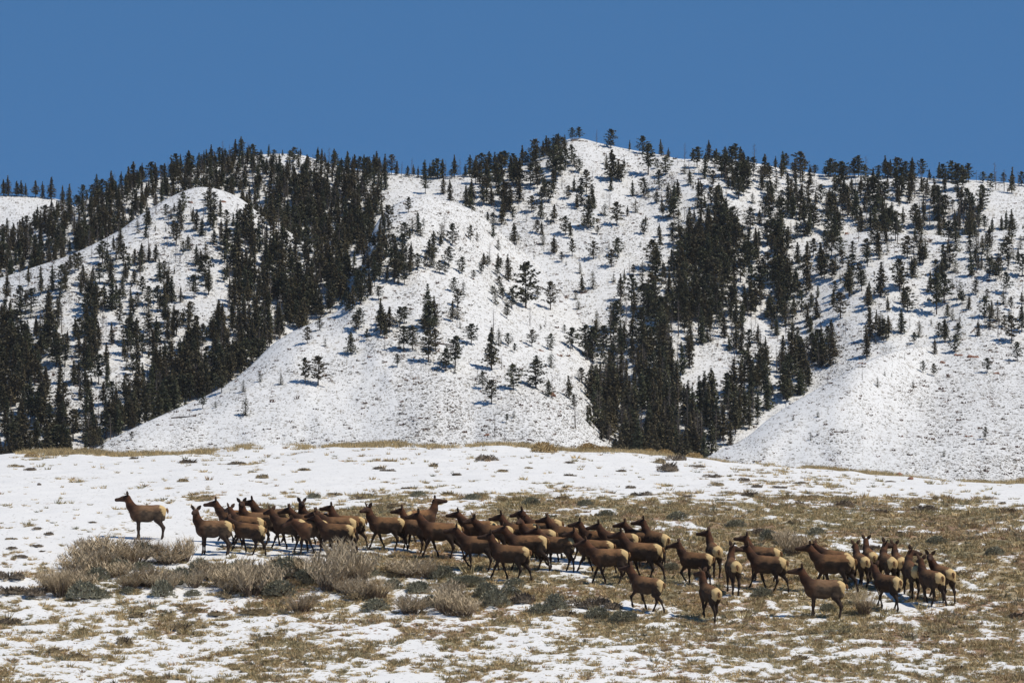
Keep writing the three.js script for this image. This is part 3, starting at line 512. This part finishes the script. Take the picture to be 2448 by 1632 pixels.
const SHRUBS = `255 1350 78 95 w|205 1362 66 85 w|180 1385 62 80 w|146 1425 84 88 w|115 1415 60 60 w|394 1348 64 80 w|443 1345 68 60 w|339 1303 26 60 w|370 1330 40 60 w|598 1425 104 96 w|638 1421 80 70 w|555 1412 66 70 w|525 1405 60 60 w|788 1412 116 90 w|810 1356 70 70 w|760 1370 60 60 w|347 1403 58 80 w|310 1412 44 66 w|401 1412 56 60 w|715 1463 58 74 w|463 1407 48 55 w|280 1385 50 70 w|230 1370 60 80 w|500 1390 50 60 w|852 1399 92 84 w|900 1432 64 74 w|976 1469 50 64 w|1064 1469 64 74 w|1108 1476 58 74 w|825 1399 88 70 w|1079 1450 50 60 w|969 1381 46 74 w|1020 1381 50 74 w|944 1374 46 66 w|995 1372 40 60 w|2066 1467 72 72 w|1895 1330 62 64 w|1873 1302 38 46 w|343 1332 34 58 g|200 1432 48 84 g|233 1392 36 60 g|285 1372 34 56 g|430 1402 46 64 g|478 1383 48 66 g|693 1383 54 96 g|741 1398 48 76 g|668 1427 44 76 g|29 1423 34 88 d|84 1427 38 70 d|22 1390 34 66 d|306 1419 18 40 g|241 1430 26 46 g|387 1427 44 56 g|460 1423 18 40 g|620 1390 40 60 g|570 1375 36 60 g|660 1360 34 66 t|1057 1383 34 66 g|1163 1427 38 66 g|1093 1401 28 60 g|1133 1398 26 56 g|1181 1452 42 76 g|1254 1445 46 76 d|1217 1427 28 56 g|1327 1460 42 56 g|1385 1456 38 64 d|1433 1452 36 64 d|1465 1463 28 50 d|1491 1489 32 74 g|1429 1482 32 60 g|1035 1456 34 56 g|1604 1361 22 44 g|1290 1470 30 60 g|1360 1475 26 60 t|1230 1400 22 50 g|1000 1420 30 56 g|940 1410 30 50 g|880 1380 30 60 g|1822 1427 28 56 g|1836 1295 28 44 g|1814 1281 26 44 d|2015 1212 24 60 d|1796 1190 20 50 d|2208 1222 24 50 d|2106 1226 20 46 d|1953 1281 20 40 g|2059 1317 20 44 d|2084 1317 22 44 d|2431 1478 24 56 d|2405 1226 20 66 d|1913 1208 17 36 d|1979 1460 22 40 g|452 1109 18 56 d|441 1153 14 40 t|627 1146 20 30 t|73 1128 14 36 d|44 1122 12 40 t|321 1098 11 28 d|565 1113 13 44 d|726 1128 11 44 t|904 1124 13 40 d|925 1128 11 30 d|925 1109 13 24 t|1038 1117 17 34 t|1086 1140 13 28 d|1166 1102 24 54 d|1206 1128 11 34 t|1360 1139 13 38 d|1268 1119 8 20 t|1363 1108 9 30 d|1487 1129 11 30 d|1600 1128 40 60 d|1580 1108 20 40 t|1615 1106 22 44 d|973 1168 13 30 d|1068 1184 15 34 d|1505 1168 13 28 d|1531 1186 20 44 d|1917 1159 9 36 d|1668 1119 11 32 d|1946 1188 9 28 d|2238 1197 18 26 t|2285 1201 11 24 t|2398 1208 11 24 d|2128 1159 8 26 d|1647 1190 13 26 d|1778 1153 16 30 d|1811 1168 16 34 d|1865 1170 13 30 d|1720 1165 16 36 t|1700 1145 14 34 d|88 1272 11 32 d|117 1283 15 28 d|29 1317 11 28 d|84 1312 11 28 d|102 1325 8 20 d|47 1339 13 34 d|219 1253 8 28 d|26 1294 9 30 t|1299 1084 26 62 m|1407 1080 21 58 m|1445 1083 14 40 m|1553 1090 12 34 m|1589 1092 14 40 m|1660 1101 14 40 m|75 1096 14 38 m|1000 1190 16 40 g|1130 1195 18 44 g|1200 1200 18 40 t|1270 1210 20 44 g|1340 1195 16 40 t|1400 1210 18 40 g|860 1200 16 40 t|800 1185 14 40 t|750 1195 14 34 g|940 1215 18 40 t|1450 1235 18 44 g|1620 1240 20 50 g|1700 1230 18 44 t|1760 1260 20 50 g|2160 1280 20 50 t|2240 1300 20 50 g|2320 1260 18 46 t|2380 1330 22 50 g|2300 1380 22 50 t|1900 1250 18 44 t|300 1541 34 40 t|440 1503 26 60 t|130 1560 20 50 t|180 1570 22 44 t|640 1530 14 60 t|330 1475 20 60 t|465 1460 24 60 t|600 1465 24 80 t|520 1470 22 60 t|20 1490 26 50 d|2290 1600 20 60 t|1920 1575 22 50 t`.split('|').map(s => s.split(' '));
{
  const r = rng(808);
  const NM = { w: ['brush_bush', 'bush'], g: ['sagebrush', 'sagebrush'], d: ['low_sagebrush', 'sagebrush'], m: ['grass_mound', 'grass mound'], t: ['dry_scrub', 'scrub'] };
  const lab = (k, u, v, h, w) => {
    const zone = v < 1112 && (k === 'm') ? 'crest' : v < 1175 ? 'open snow' : v > 1470 && !(k === 'w') ? 'foreground' : u < 1130 && v > 1290 ? 'thicket' : u > 1560 ? 'dry slope' : v > 1380 ? 'herd front' : u < 300 ? 'left field' : 'bare band';
    const place = { crest: 'on the grassy crest of the meadow', 'open snow': 'poking from the open snow band below the crest', foreground: 'in the streaky snow in front of the herd', thicket: 'in the thicket beside the lone elk and herd', 'dry slope': 'on the dry grassy slope among the rear elk', 'herd front': 'in the belt just below the walking elk', 'left field': 'in the snow field near the lone elk', 'bare band': 'on the bare grassy band behind the herd' }[zone];
    const what = { w: `${h > 72 ? 'tall' : h > 46 ? 'waist-high' : 'low'} tan bush of bare upright twigs`, g: `${w > 62 ? 'wide' : 'small'} rounded grey-green sagebrush`, d: `${w > 48 ? 'wide' : 'small'} low dark brown sagebrush mat`, m: `${w > 50 ? 'large' : 'small'} golden domed grass mound`, t: `${w > 50 ? 'wide' : 'small'} tan dry scrub clump` }[k];
    return [`${what} ${place}`, `plants like ${what} ${place}`];
  };
  for (let i = 0; i < 40; i++) { // the thicket's fill
    const u = 90 + r() * 1050, a = u < 480 ? 1325 : u < 860 ? 1375 : 1388, b = u < 480 ? 1432 : u < 860 ? 1440 : 1476, v = lerp(a, b, r()), q = r();
    if (u < 170 && v < 1375) continue;
    SHRUBS.push(q < .62 ? [u, v, 30 + 34 * r(), 55 + 30 * r(), 'w'] : q < .85 ? [u, v, 20 + 20 * r(), 50 + 26 * r(), 't'] : [u, v, 22 + 16 * r(), 48 + 26 * r(), 'g']);
  }
  for (const [u, v, h, w, k] of SHRUBS) {
    const p = ground(+u, +v), V = SHR[k][Math.floor(r() * SHR[k].length)], g = new THREE.Group(), a = new THREE.Mesh(V[0], STEM), b = new THREE.Mesh(V[1], LEAF); a.name = 'stems'; b.name = k === 'w' ? 'twigs' : 'foliage'; g.add(a, b);
    g.position.copy(p); g.position.y -= .02; g.rotation.y = r() * 6.283; const s = w / p.px * (k === 'w' ? 1.12 : 1.15); g.scale.set(s, h / p.px * (k === 'w' ? 1.05 : 1.2), s);
    const [L, G] = lab(k, +u, +v, +h, +w); put(shadows(g), NM[k][0], L, NM[k][1], G);
  }
}
console.log('plants');

// ---------------------------------------------------------------- elk: one continuous skin per animal
const D2R = Math.PI / 180;
const POSE = { // front left, front right: three angles; hind left, hind right: four (0 = straight down, + = forward)
  stand: [[.04, .0, .3], [-.03, -.04, .25], [.36, -.62, .06, .3], [.30, -.66, .12, .3]],
  walkA: [[.42, .30, .5], [-.34, -.46, -.1], [.58, -.42, .26, .4], [.02, -.80, -.28, 0]],
  walkB: [[-.30, -.42, -.1], [.40, .28, .45], [.05, -.82, -.26, 0], [.56, -.42, .26, .4]],
  liftA: [[.55, -.62, -.9], [-.12, -.16, .1], [.15, -.72, -.15, .1], [.55, -.45, .2, .4]],
  liftB: [[-.12, -.16, .1], [.55, -.60, -.9], [.55, -.45, .2, .4], [.12, -.74, -.18, .1]],
  trotA: [[.62, -.30, -.5], [-.42, -.58, -.5], [.1, -.95, -.55, -.3], [.62, -.40, .3, .4]],
  trotB: [[-.42, -.58, -.5], [.60, -.28, -.5], [.62, -.40, .3, .4], [.1, -.95, -.55, -.3]],
};
const KB = .028;
function elkBody(o) {
  const B = []; // bones
  const bone = (a, ra, b, rb, type, zs = 1) => B.push({ a, ra, b, rb, type, zs });
  // trunk
  bone([.37, 1.0, 0], .325, [.0, 1.005, 0], .32, 'trunk', .70); bone([.0, 1.005, 0], .32, [-.38, 1.085, 0], .255, 'trunk', .78); bone([-.38, 1.10, 0], .235, [-.57, 1.13, 0], .17, 'trunk', .88); bone([.40, 1.20, 0], .115, [.22, 1.24, 0], .10, 'trunk', .8);
  bone([.30, 1.22, 0], .10, [-.5, 1.25, 0], .09, 'trunk'); bone([.42, .98, 0], .22, [.50, .93, 0], .15, 'trunk', .8);
  // legs
  const hooves = [], P = POSE[o.pose]; let low = 9;
  const step = (p, l, a) => [p[0] + l * Math.sin(a), p[1] - l * Math.cos(a), p[2]];
  for (let i = 0; i < 2; i++) {
    const s = i ? 1 : -1, q = P[i], sh = [.42, 1.0, s * .14], el = [.36 + q[0] * .06, .79, s * .135], kn = step(el, .36, q[0]), fe = step(kn, .30, q[1]), ho = step(fe, .11, q[2]); kn[2] = s * .115; fe[2] = s * .105; ho[2] = s * .105;
    bone(sh, .14, el, .088, 'trunk', .8); bone(el, .078, kn, .040, 'leg'); bone(kn, .041, fe, .025, 'leg'); bone(fe, .030, ho, .034, 'leg'); hooves.push(ho); low = Math.min(low, ho[1]);
  }
  for (let i = 0; i < 2; i++) {
    const s = i ? 1 : -1, q = P[2 + i], hp = [-.50, 1.08, s * .11], st = step(hp, .33, q[0]), hk = step(st, .39, q[1]), fe = step(hk, .345, q[2]), ho = step(fe, .11, q[3]); st[2] = s * .135; hk[2] = s * .12; fe[2] = s * .11; ho[2] = s * .11;
    bone(hp, .185, st, .125, 'trunk', .72); bone([-.60, 1.14, s * .085], .125, [lerp(-.60, hk[0], .45), .80, s * .12], .075, 'trunk', .85); bone(st, .115, hk, .048, 'leg', .85); bone(hk, .047, fe, .027, 'leg'); bone(fe, .031, ho, .034, 'leg'); hooves.push(ho); low = Math.min(low, ho[1]);
  }
  // neck and head
  const r = (o.ha - o.a) * D2R, nr = r * .45, np = o.np * D2R, hp = o.hp * D2R;
  const dir = (az, p) => [Math.cos(p) * Math.cos(az), Math.sin(p), Math.cos(p) * Math.sin(az)], add = (p, v, k) => [p[0] + v[0] * k, p[1] + v[1] * k, p[2] + v[2] * k];
  const n0 = [.47, 1.11, 0], n1 = add(n0, dir(nr * .4, np * .8), .30), n2 = add(n1, dir(nr, np * 1.15), .32), hd = dir(r, hp);
  bone(n0, .225, n1, .165, 'neck', .8); bone(n1, .165, n2, .115, 'neck', .85); bone([n0[0] + .05, n0[1] - .07, 0], .15, add(n1, [0, -1, 0], .05), .12, 'neck', .8); bone(add(n1, [0, -1, 0], .05), .12, add(n2, [0, -1, 0], .03), .085, 'neck', .85);
  const poll = add(n2, hd, .03); poll[1] += .02; const brow = add(poll, hd, .16), nose = add(poll, hd, .42);
  bone(poll, .100, brow, .086, 'head', .9); bone(brow, .084, nose, .044, 'head', .9); bone(add(poll, [0, -1, 0], .08), .07, add(nose, [0, -1, 0], .03), .036, 'head'); bone(nose, .040, add(nose, hd, .03), .038, 'head');
  // field on a grid
  const C = .026, mn = [9, 9, 9], mx = [-9, -9, -9];
  for (const b of B) for (const [p, q] of [[b.a, b.ra], [b.b, b.rb]]) for (let k = 0; k < 3; k++) { mn[k] = Math.min(mn[k], p[k] - q - .08); mx[k] = Math.max(mx[k], p[k] + q + .08); }
  const n = [0, 1, 2].map(k => Math.ceil((mx[k] - mn[k]) / C) + 1), nx = n[0], ny = n[1], nz = n[2], Fd = new Float32Array(nx * ny * nz), R = .19;
  const dist = (b, x, y, z) => {
    const ux = b.b[0] - b.a[0], uy = b.b[1] - b.a[1], uz = b.b[2] - b.a[2], px = x - b.a[0], py = y - b.a[1], pz = z - b.a[2];
    let t = (px * ux + py * uy + pz * uz) / (ux * ux + uy * uy + uz * uz); t = t < 0 ? 0 : t > 1 ? 1 : t; const ex = px - ux * t, ey = py - uy * t, ez = (pz - uz * t) / b.zs; return Math.sqrt(ex * ex + ey * ey + ez * ez) - (b.ra + (b.rb - b.ra) * t);
  };
  for (const b of B) {
    const lo = [], hi = []; for (let k = 0; k < 3; k++) { lo[k] = Math.max(0, Math.floor((Math.min(b.a[k] - b.ra, b.b[k] - b.rb) - R - mn[k]) / C)); hi[k] = Math.min(n[k] - 1, Math.ceil((Math.max(b.a[k] + b.ra, b.b[k] + b.rb) + R - mn[k]) / C)); }
    for (let k = lo[2]; k <= hi[2]; k++) for (let j = lo[1]; j <= hi[1]; j++) for (let i = lo[0]; i <= hi[0]; i++) { const d = dist(b, mn[0] + i * C, mn[1] + j * C, mn[2] + k * C); if (d < R) Fd[(k * ny + j) * nx + i] += Math.exp(-Math.max(d, -.25) / KB); }
  }
  // surface nets on f = sum - 1 (inside > 0)
  const vid = new Int32Array(nx * ny * nz).fill(-1), V = [], I = [], f = (i, j, k) => Math.log(Fd[(k * ny + j) * nx + i] + 1e-4);
  const E = [[0, 1], [2, 3], [4, 5], [6, 7], [0, 2], [1, 3], [4, 6], [5, 7], [0, 4], [1, 5], [2, 6], [3, 7]];
  for (let k = 0; k < nz - 1; k++) for (let j = 0; j < ny - 1; j++) for (let i = 0; i < nx - 1; i++) {
    const g = []; let m = 0; for (let c = 0; c < 8; c++) { g[c] = f(i + (c & 1), j + ((c >> 1) & 1), k + (c >> 2)); if (g[c] > 0) m |= 1 << c; }
    if (m === 0 || m === 255) continue;
    let x = 0, y = 0, z = 0, q = 0;
    for (const [a, b] of E) if (((m >> a) & 1) !== ((m >> b) & 1)) { const t = g[a] / (g[a] - g[b]); x += (a & 1) + t * ((b & 1) - (a & 1)); y += ((a >> 1) & 1) + t * (((b >> 1) & 1) - ((a >> 1) & 1)); z += (a >> 2) + t * ((b >> 2) - (a >> 2)); q++; }
    vid[(k * ny + j) * nx + i] = V.length / 3; V.push(mn[0] + (i + x / q) * C, mn[1] + (j + y / q) * C, mn[2] + (k + z / q) * C);
  }
  const id = (i, j, k) => vid[(k * ny + j) * nx + i], face = (a, b, c, d, flip) => { if (a < 0 || b < 0 || c < 0 || d < 0) return; if (flip) I.push(a, c, b, a, d, c); else I.push(a, b, c, a, c, d); };
  for (let k = 1; k < nz - 1; k++) for (let j = 1; j < ny - 1; j++) for (let i = 1; i < nx - 1; i++) {
    const s = f(i, j, k) > 0;
    if (s !== f(i + 1, j, k) > 0) face(id(i, j - 1, k - 1), id(i, j, k - 1), id(i, j, k), id(i, j - 1, k), !s);
    if (s !== f(i, j + 1, k) > 0) face(id(i - 1, j, k - 1), id(i - 1, j, k), id(i, j, k), id(i, j, k - 1), !s);
    if (s !== f(i, j, k + 1) > 0) face(id(i - 1, j - 1, k), id(i, j - 1, k), id(i, j, k), id(i - 1, j, k), !s);
  }
  // coat
  const col = new Float32Array(V.length), q = o.tone, o1 = o.seed * 7.7;
  for (let v = 0; v < V.length; v += 3) {
    const x = V[v], y = V[v + 1], z = V[v + 2]; let w = { trunk: 1e-6, neck: 1e-6, leg: 1e-6, head: 1e-6 };
    for (const b of B) { const d = dist(b, x, y, z); if (d < .2) w[b.type] += Math.exp(-d / .03); }
    const S = w.trunk + w.neck + w.leg + w.head, fl = vn(x * 9 + o1, y * 16 + z * 9 + o1), fn = vn(x * 31 + o1, y * 38 + z * 30), mott = .58 + .5 * fl + .36 * fn;
    const ridge = sstep(.1, .045, Math.abs(z) + .06 * (fl - .5)) * sstep(1.2, 1.3, y);
    let T = [.052, .031, .019]; const litBack = sstep(1.07, 1.17, y + .10 * (fl - .5) + .04 * (fn - .5)); T = T.map((t, i) => lerp(t, [.235, .118, .05][i], litBack)); T = T.map((t, i) => lerp(t, [.165, .118, .078][i], o.grey * (.55 + .45 * fl))); T = T.map((t, i) => lerp(t, [.18, .074, .026][i], ridge * .8));                                // sunlit back and shaded flank painted in by height; grey-tan blend, redder spine
    const bel = sstep(.80, .72, y + .05 * (fl - .5)); T = T.map((t, i) => lerp(t, [.042, .028, .02][i], bel));                 // dark belly hair
    T = T.map((t, i) => lerp(t, [.075, .034, .017][i], sstep(.20, .42, x + .08 * (fl - .5)) * .75));                          // brown shoulders
    const nb = sstep(1.34, 1.5, y + .1 * (fl - .5)), N = [lerp(.045, .092, nb), lerp(.020, .036, nb), lerp(.011, .015, nb)], Lg = [.036, .022, .016], Hc = [.048, .024, .015];
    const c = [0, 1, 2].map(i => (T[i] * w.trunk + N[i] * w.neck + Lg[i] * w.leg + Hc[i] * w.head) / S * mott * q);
    const edge = y > 1.05 ? lerp(-.625, -.47, sstep(1.05, 1.34, y)) : lerp(-.74, -.625, sstep(.80, 1.05, y));                     // cream rump patch
    const rp = sstep(.03, -.03, x - edge + .13 * (fl - .5) + .05 * (fn - .5)) * sstep(.82, .90, y + .10 * (fl - .5) + .35 * Math.max(0, .06 - Math.abs(z))); const dark = sstep(.045, .02, Math.abs(x - edge)) * .35;
    const RC = [.66 * (.9 + .2 * fn), .475 * (.9 + .2 * fn), .23 * (.9 + .2 * fn)];
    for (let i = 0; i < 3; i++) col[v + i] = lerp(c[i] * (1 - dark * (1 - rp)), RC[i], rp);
  }
  const gap = low - .032; for (let v = 1; v < V.length; v += 3) V[v] -= gap;
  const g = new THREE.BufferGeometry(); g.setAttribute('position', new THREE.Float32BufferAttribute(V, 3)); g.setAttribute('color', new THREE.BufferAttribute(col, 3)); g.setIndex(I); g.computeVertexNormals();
  return { g, gap, poll, hd, brow };
}
const furMat = new THREE.MeshStandardMaterial({ vertexColors: true, roughness: .95 });
const earMat = new THREE.MeshStandardMaterial({ vertexColors: true, roughness: 1, side: THREE.DoubleSide });
const eyeMat = new THREE.MeshStandardMaterial({ color: 0x0c0806, roughness: .2 }), eyeGeo = new THREE.SphereGeometry(.02, 8, 6);
const earGeo = (() => { // a cupped leaf, base at the origin, tip up, cup opening to +x
  const T = new Tri(), n = 8, row = t => { const w = .07 * Math.sin(Math.PI * Math.min(.98, .12 + .86 * t)) + .008, y = .25 * t; return [[.0, y, -w], [-.022 * Math.sin(Math.PI * t), y, -w * .5], [-.034 * Math.sin(Math.PI * t), y, 0], [-.022 * Math.sin(Math.PI * t), y, w * .5], [.0, y, w]]; };
  for (let i = 0; i < n; i++) { const a = row(i / n), b = row((i + 1) / n); for (let k = 0; k < 4; k++) { T.quad(a[k], a[k + 1], b[k + 1], b[k], [.10, .06, .038]); T.quad(a[k].map((q, m) => m ? q : q - .012), b[k].map((q, m) => m ? q : q - .012), b[k + 1].map((q, m) => m ? q : q - .012), a[k + 1].map((q, m) => m ? q : q - .012), [.075, .042, .026]); } }
  return T.geo();
})();
const tailGeo = (() => { const T = new Tri(); T.tube([[0, 0, 0], [-.035, -.05, 0], [-.05, -.12, 0], [-.04, -.17, 0]], [.034, .04, .032, .008], 7, [.22, .115, .05]); return T.geo(); })();
// u, v of the feet; a = way it faces (0 = across the view to the left, 90 = away, 180 = right); ha = way it looks; np, hp = neck and head pitch
const ELK = [
  [352, 1292, 0, 'stand', -8, 60, -10, 1.03, 'lone elk standing broadside on snow apart from the herd, shaggy pale coat'],
  [508, 1329, 8, 'stand', -80, 66, -8, 1.03, 'elk at the herd\'s front edge standing broadside, turning its face to the camera'],
  [560, 1300, 12, 'walkA', 0, 52, -12, 1.0, 'elk whose profiled head shows over the back of the front standing elk'],
  [585, 1312, 18, 'walkB', 60, 48, -10, .96, 'elk with red-brown back hidden between two standing elk, ears toward the hill'],
  [588, 1327, 22, 'walkA', 20, 26, -25, .92, 'small pale-flanked elk walking with head lowered behind the front standing elk'],
  [616, 1304, 12, 'walkA', -88, 68, -6, 1.0, 'elk with both ears spread wide staring straight at the camera over a low bush'],
  [650, 1296, 8, 'walkB', 0, 54, -10, 1.02, 'elk with long raised neck in profile behind the one staring with spread ears'],
  [686, 1317, 22, 'walkA', 50, 46, -14, .98, 'dark elk stepping with ears turned away and orange rump beside a staring elk'],
  [742, 1308, 14, 'walkB', 6, 44, -16, .98, 'dark-headed elk looking over the orange-rumped stepping elk'],
  [756, 1303, 12, 'walkA', -100, 66, -6, 1.0, 'elk with reddish raised head facing the camera behind the huddled pair'],
  [752, 1325, -38, 'walkB', -30, 40, -26, .98, 'very dark elk angled toward the camera, head low in the huddle'],
  [800, 1332, 20, 'walkA', 40, 44, -14, 1.0, 'elk of the huddle with cream rump, legs hidden by a tall tan bush'],
  [806, 1318, 16, 'walkB', 10, 34, -20, 1.0, 'pale-backed elk standing just behind the one hidden by a tall tan bush'],
  [828, 1308, 8, 'walkA', 4, 62, -10, .95, 'elk with small raised profiled head at the end of the huddle'],
  [922, 1315, 4, 'walkA', -48, 64, -14, 1.0, 'dark elk striding in the gap behind the huddle, face turned half to the camera'],
  [985, 1316, 40, 'stand', 8, 52, -18, .95, 'elk with rounded grey hindquarters turned three-quarters away between two striding elk'],
  [1010, 1296, 150, 'walkB', 178, 66, -4, .98, 'elk looking the opposite way to the rest, head raised above the herd'],
  [1052, 1334, 0, 'walkA', 0, 50, -12, 1.08, 'large brown elk striding broadside with forelegs spread, rump overlapped by the next elk'],
  [1142, 1322, 12, 'walkB', 0, 46, -12, 1.0, 'elk with grizzled neck and back in the second row of the dense group'],
  [1143, 1362, 4, 'liftB', 2, 46, -10, 1.02, 'reddish elk walking with one foreleg folded back, in front of the dense group'],
  [1182, 1330, 10, 'walkA', -20, 42, -16, .98, 'dark-headed elk with small cream rump squeezed between larger elk'],
  [1215, 1388, 14, 'walkA', 0, 58, -10, 1.04, 'foremost elk of the dense group striding with black legs and cream rump'],
  [1248, 1330, 10, 'walkB', 0, 56, -12, 1.02, 'elk with long profiled head raised at the back of the dense group'],
  [1262, 1362, 12, 'walkB', 0, 50, -12, 1.06, 'broad-bodied elk with tan back behind the foremost striding elk'],
  [1285, 1338, 14, 'walkA', -70, 58, -10, .96, 'pale tan elk with ears up in the middle of the dense group'],
  [1300, 1322, 10, 'walkB', 0, 54, -14, 1.02, 'elk with dark arched neck at the far edge of the dense group'],
  [1330, 1362, 16, 'liftA', 6, 44, -16, .98, 'elk with orange-brown back and cream rump behind the broad-bodied elk'],
  [1350, 1336, 16, 'walkB', 12, 50, -16, .98, 'dark elk with a spot of cream rump showing at the far side of the group'],
  [1420, 1368, 14, 'walkA', 4, 46, -14, 1.0, 'elk with dark muzzle held level behind the striding elk with raised tail'],
  [1455, 1395, 12, 'walkB', 4, 48, -14, 1.04, 'tan-sided elk striding with small raised tail, ahead of the smaller climbing elk'],
  [1432, 1345, 10, 'walkA', 0, 56, -10, .98, 'elk whose raised profiled head shows clear above the rear of the dense group'],
  [1480, 1352, 12, 'walkB', 0, 52, -14, 1.02, 'elk with dark thick neck between two profiled heads at the rear of the group'],
  [1532, 1384, 18, 'walkA', 6, 52, -14, 1.08, 'large dark elk with speckled back and long strides at the rear of the dense group'],
  [1562, 1350, 52, 'walkB', 4, 56, -14, 1.0, 'elk turned away behind the large speckled elk, profiled head and round cream rump'],
  [1532, 1345, 30, 'walkA', 10, 40, -16, .96, 'elk mostly hidden behind the large speckled elk, cream rump edge showing'],
  [1660, 1400, 26, 'liftA', 12, 56, -16, .96, 'elk walking alone behind the dense group with one foreleg lifted'],
  [1705, 1378, 78, 'stand', 14, 64, -10, .98, 'elk seen from behind with round cream rump, head turned in profile'],
  [1751, 1420, 80, 'stand', 150, 66, -12, 1.0, 'elk seen from directly behind on straddled legs, head turned toward its neighbour'],
  [1822, 1390, 30, 'stand', 10, 60, -6, 1.0, 'elk standing behind another with nose raised, tan rump above its neighbour\'s back'],
  [1832, 1412, 24, 'walkA', 6, 50, -12, 1.02, 'dark elk walking side by side with a nose-raised elk'],
  [1540, 1464, 34, 'trotA', 20, 52, -14, .98, 'dark elk below the main line trotting with forelegs bent'],
  [1692, 1484, 66, 'walkB', 52, 62, -14, .98, 'elk below the main line walking uphill, cream rump and stretched hind leg'],
  [1968, 1477, 4, 'stand', 0, 56, -8, 1.08, 'large brown elk standing broadside on grass in front of the rear group'],
  [1992, 1416, 14, 'walkA', 2, 48, -8, 1.1, 'heavy dark elk with long muzzle behind the large standing elk'],
  [1990, 1396, 34, 'stand', 20, 30, -20, .96, 'elk showing only a pale rump over the heavy dark elk\'s back'],
  [2056, 1400, 76, 'stand', 80, 42, -16, .94, 'elk of the rear cluster half hidden by a bare bush, ears toward the hill'],
  [2078, 1392, 80, 'walkA', 90, 46, -12, .96, 'elk of the rear cluster with pale round rump and spread ears'],
  [2118, 1406, 74, 'stand', 150, 50, -10, .98, 'elk of the rear cluster looking back over its shoulder above another elk'],
  [2118, 1454, 54, 'walkB', 70, 46, -16, 1.0, 'front elk of the rear cluster striding uphill beside the bare bush'],
  [2176, 1426, 76, 'stand', 160, 50, -12, 1.0, 'elk with raised ears looking sideways in the gap between the rear clusters'],
  [2146, 1404, 80, 'stand', 90, 40, -16, .94, 'elk hidden behind the sideways-looking elk, yellowish rump showing'],
  [2222, 1446, 60, 'trotB', 78, 54, -10, 1.0, 'near elk of the last overlapping pair trotting away uphill'],
  [2250, 1436, 64, 'walkA', -85, 55, -8, 1.0, 'far elk of the last overlapping pair, ears spread and looking back'],
];
ELK.forEach(([u, v, a, pose, ha, np, hp, sc, lab], i) => {
  const r = rng(i * 31 + 5), p = ground(u, v), o = { a, ha, np, hp, pose, tone: i === 0 ? 1.12 : .82 + .3 * r(), seed: i + 1, grey: i === 0 || i === 42 ? .55 : [1, 5, 6, 24].includes(i) ? .4 : .35 * r() * r() }, e = elkBody(o), g = new THREE.Group();
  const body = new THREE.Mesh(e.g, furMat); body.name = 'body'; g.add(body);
  const f = new THREE.Vector3(...e.hd), side = new THREE.Vector3(0, 1, 0).cross(f).normalize().negate(), up = side.clone().cross(f).normalize(); if (up.y < 0) up.negate();
  for (const s of [-1, 1]) {
    const ear = new THREE.Mesh(earGeo, earMat); ear.name = 'ear';
    const ty = up.clone().multiplyScalar(.82).addScaledVector(side, s * (.5 + .15 * r())).addScaledVector(f, -.25 + .2 * r()).normalize(), tx = f.clone().multiplyScalar(.8).addScaledVector(side, s * .5).addScaledVector(ty, 0); tx.addScaledVector(ty, -tx.dot(ty)).normalize();
    ear.quaternion.setFromRotationMatrix(new THREE.Matrix4().makeBasis(tx, ty, tx.clone().cross(ty)));
    ear.position.set(...e.poll).addScaledVector(up, .055).addScaledVector(side, s * .055).addScaledVector(f, -.02); ear.position.y -= e.gap; g.add(ear);
    const eye = new THREE.Mesh(eyeGeo, eyeMat); eye.name = 'eye'; eye.position.set(...e.brow).addScaledVector(up, .035).addScaledVector(side, s * .062); eye.position.y -= e.gap; g.add(eye);
  }
  const tail = new THREE.Mesh(tailGeo, earMat); tail.name = 'tail'; tail.position.set(-.745, 1.22 - e.gap, 0); tail.scale.setScalar(1.25); g.add(tail);
  const th = Math.PI - a * D2R, fx = Math.cos(th), fz = -Math.sin(th); // ground pitch along the body
  const hF = groundY(p.x + fx * .38 * sc, -(p.z + fz * .38 * sc)), hB = groundY(p.x - fx * .6 * sc, -(p.z - fz * .6 * sc));
  g.rotation.order = 'YXZ'; g.rotation.y = th; g.rotation.z = Math.atan2(hF - hB, .98 * sc);
  g.position.set(p.x, (hF * .6 + hB * .38) / .98 - .02, p.z); g.scale.setScalar(sc);
  put(shadows(g), 'elk', lab, 'elk', 'herd of elk on the meadow');
});
console.log('elk');
renderer.render(scene, camera);
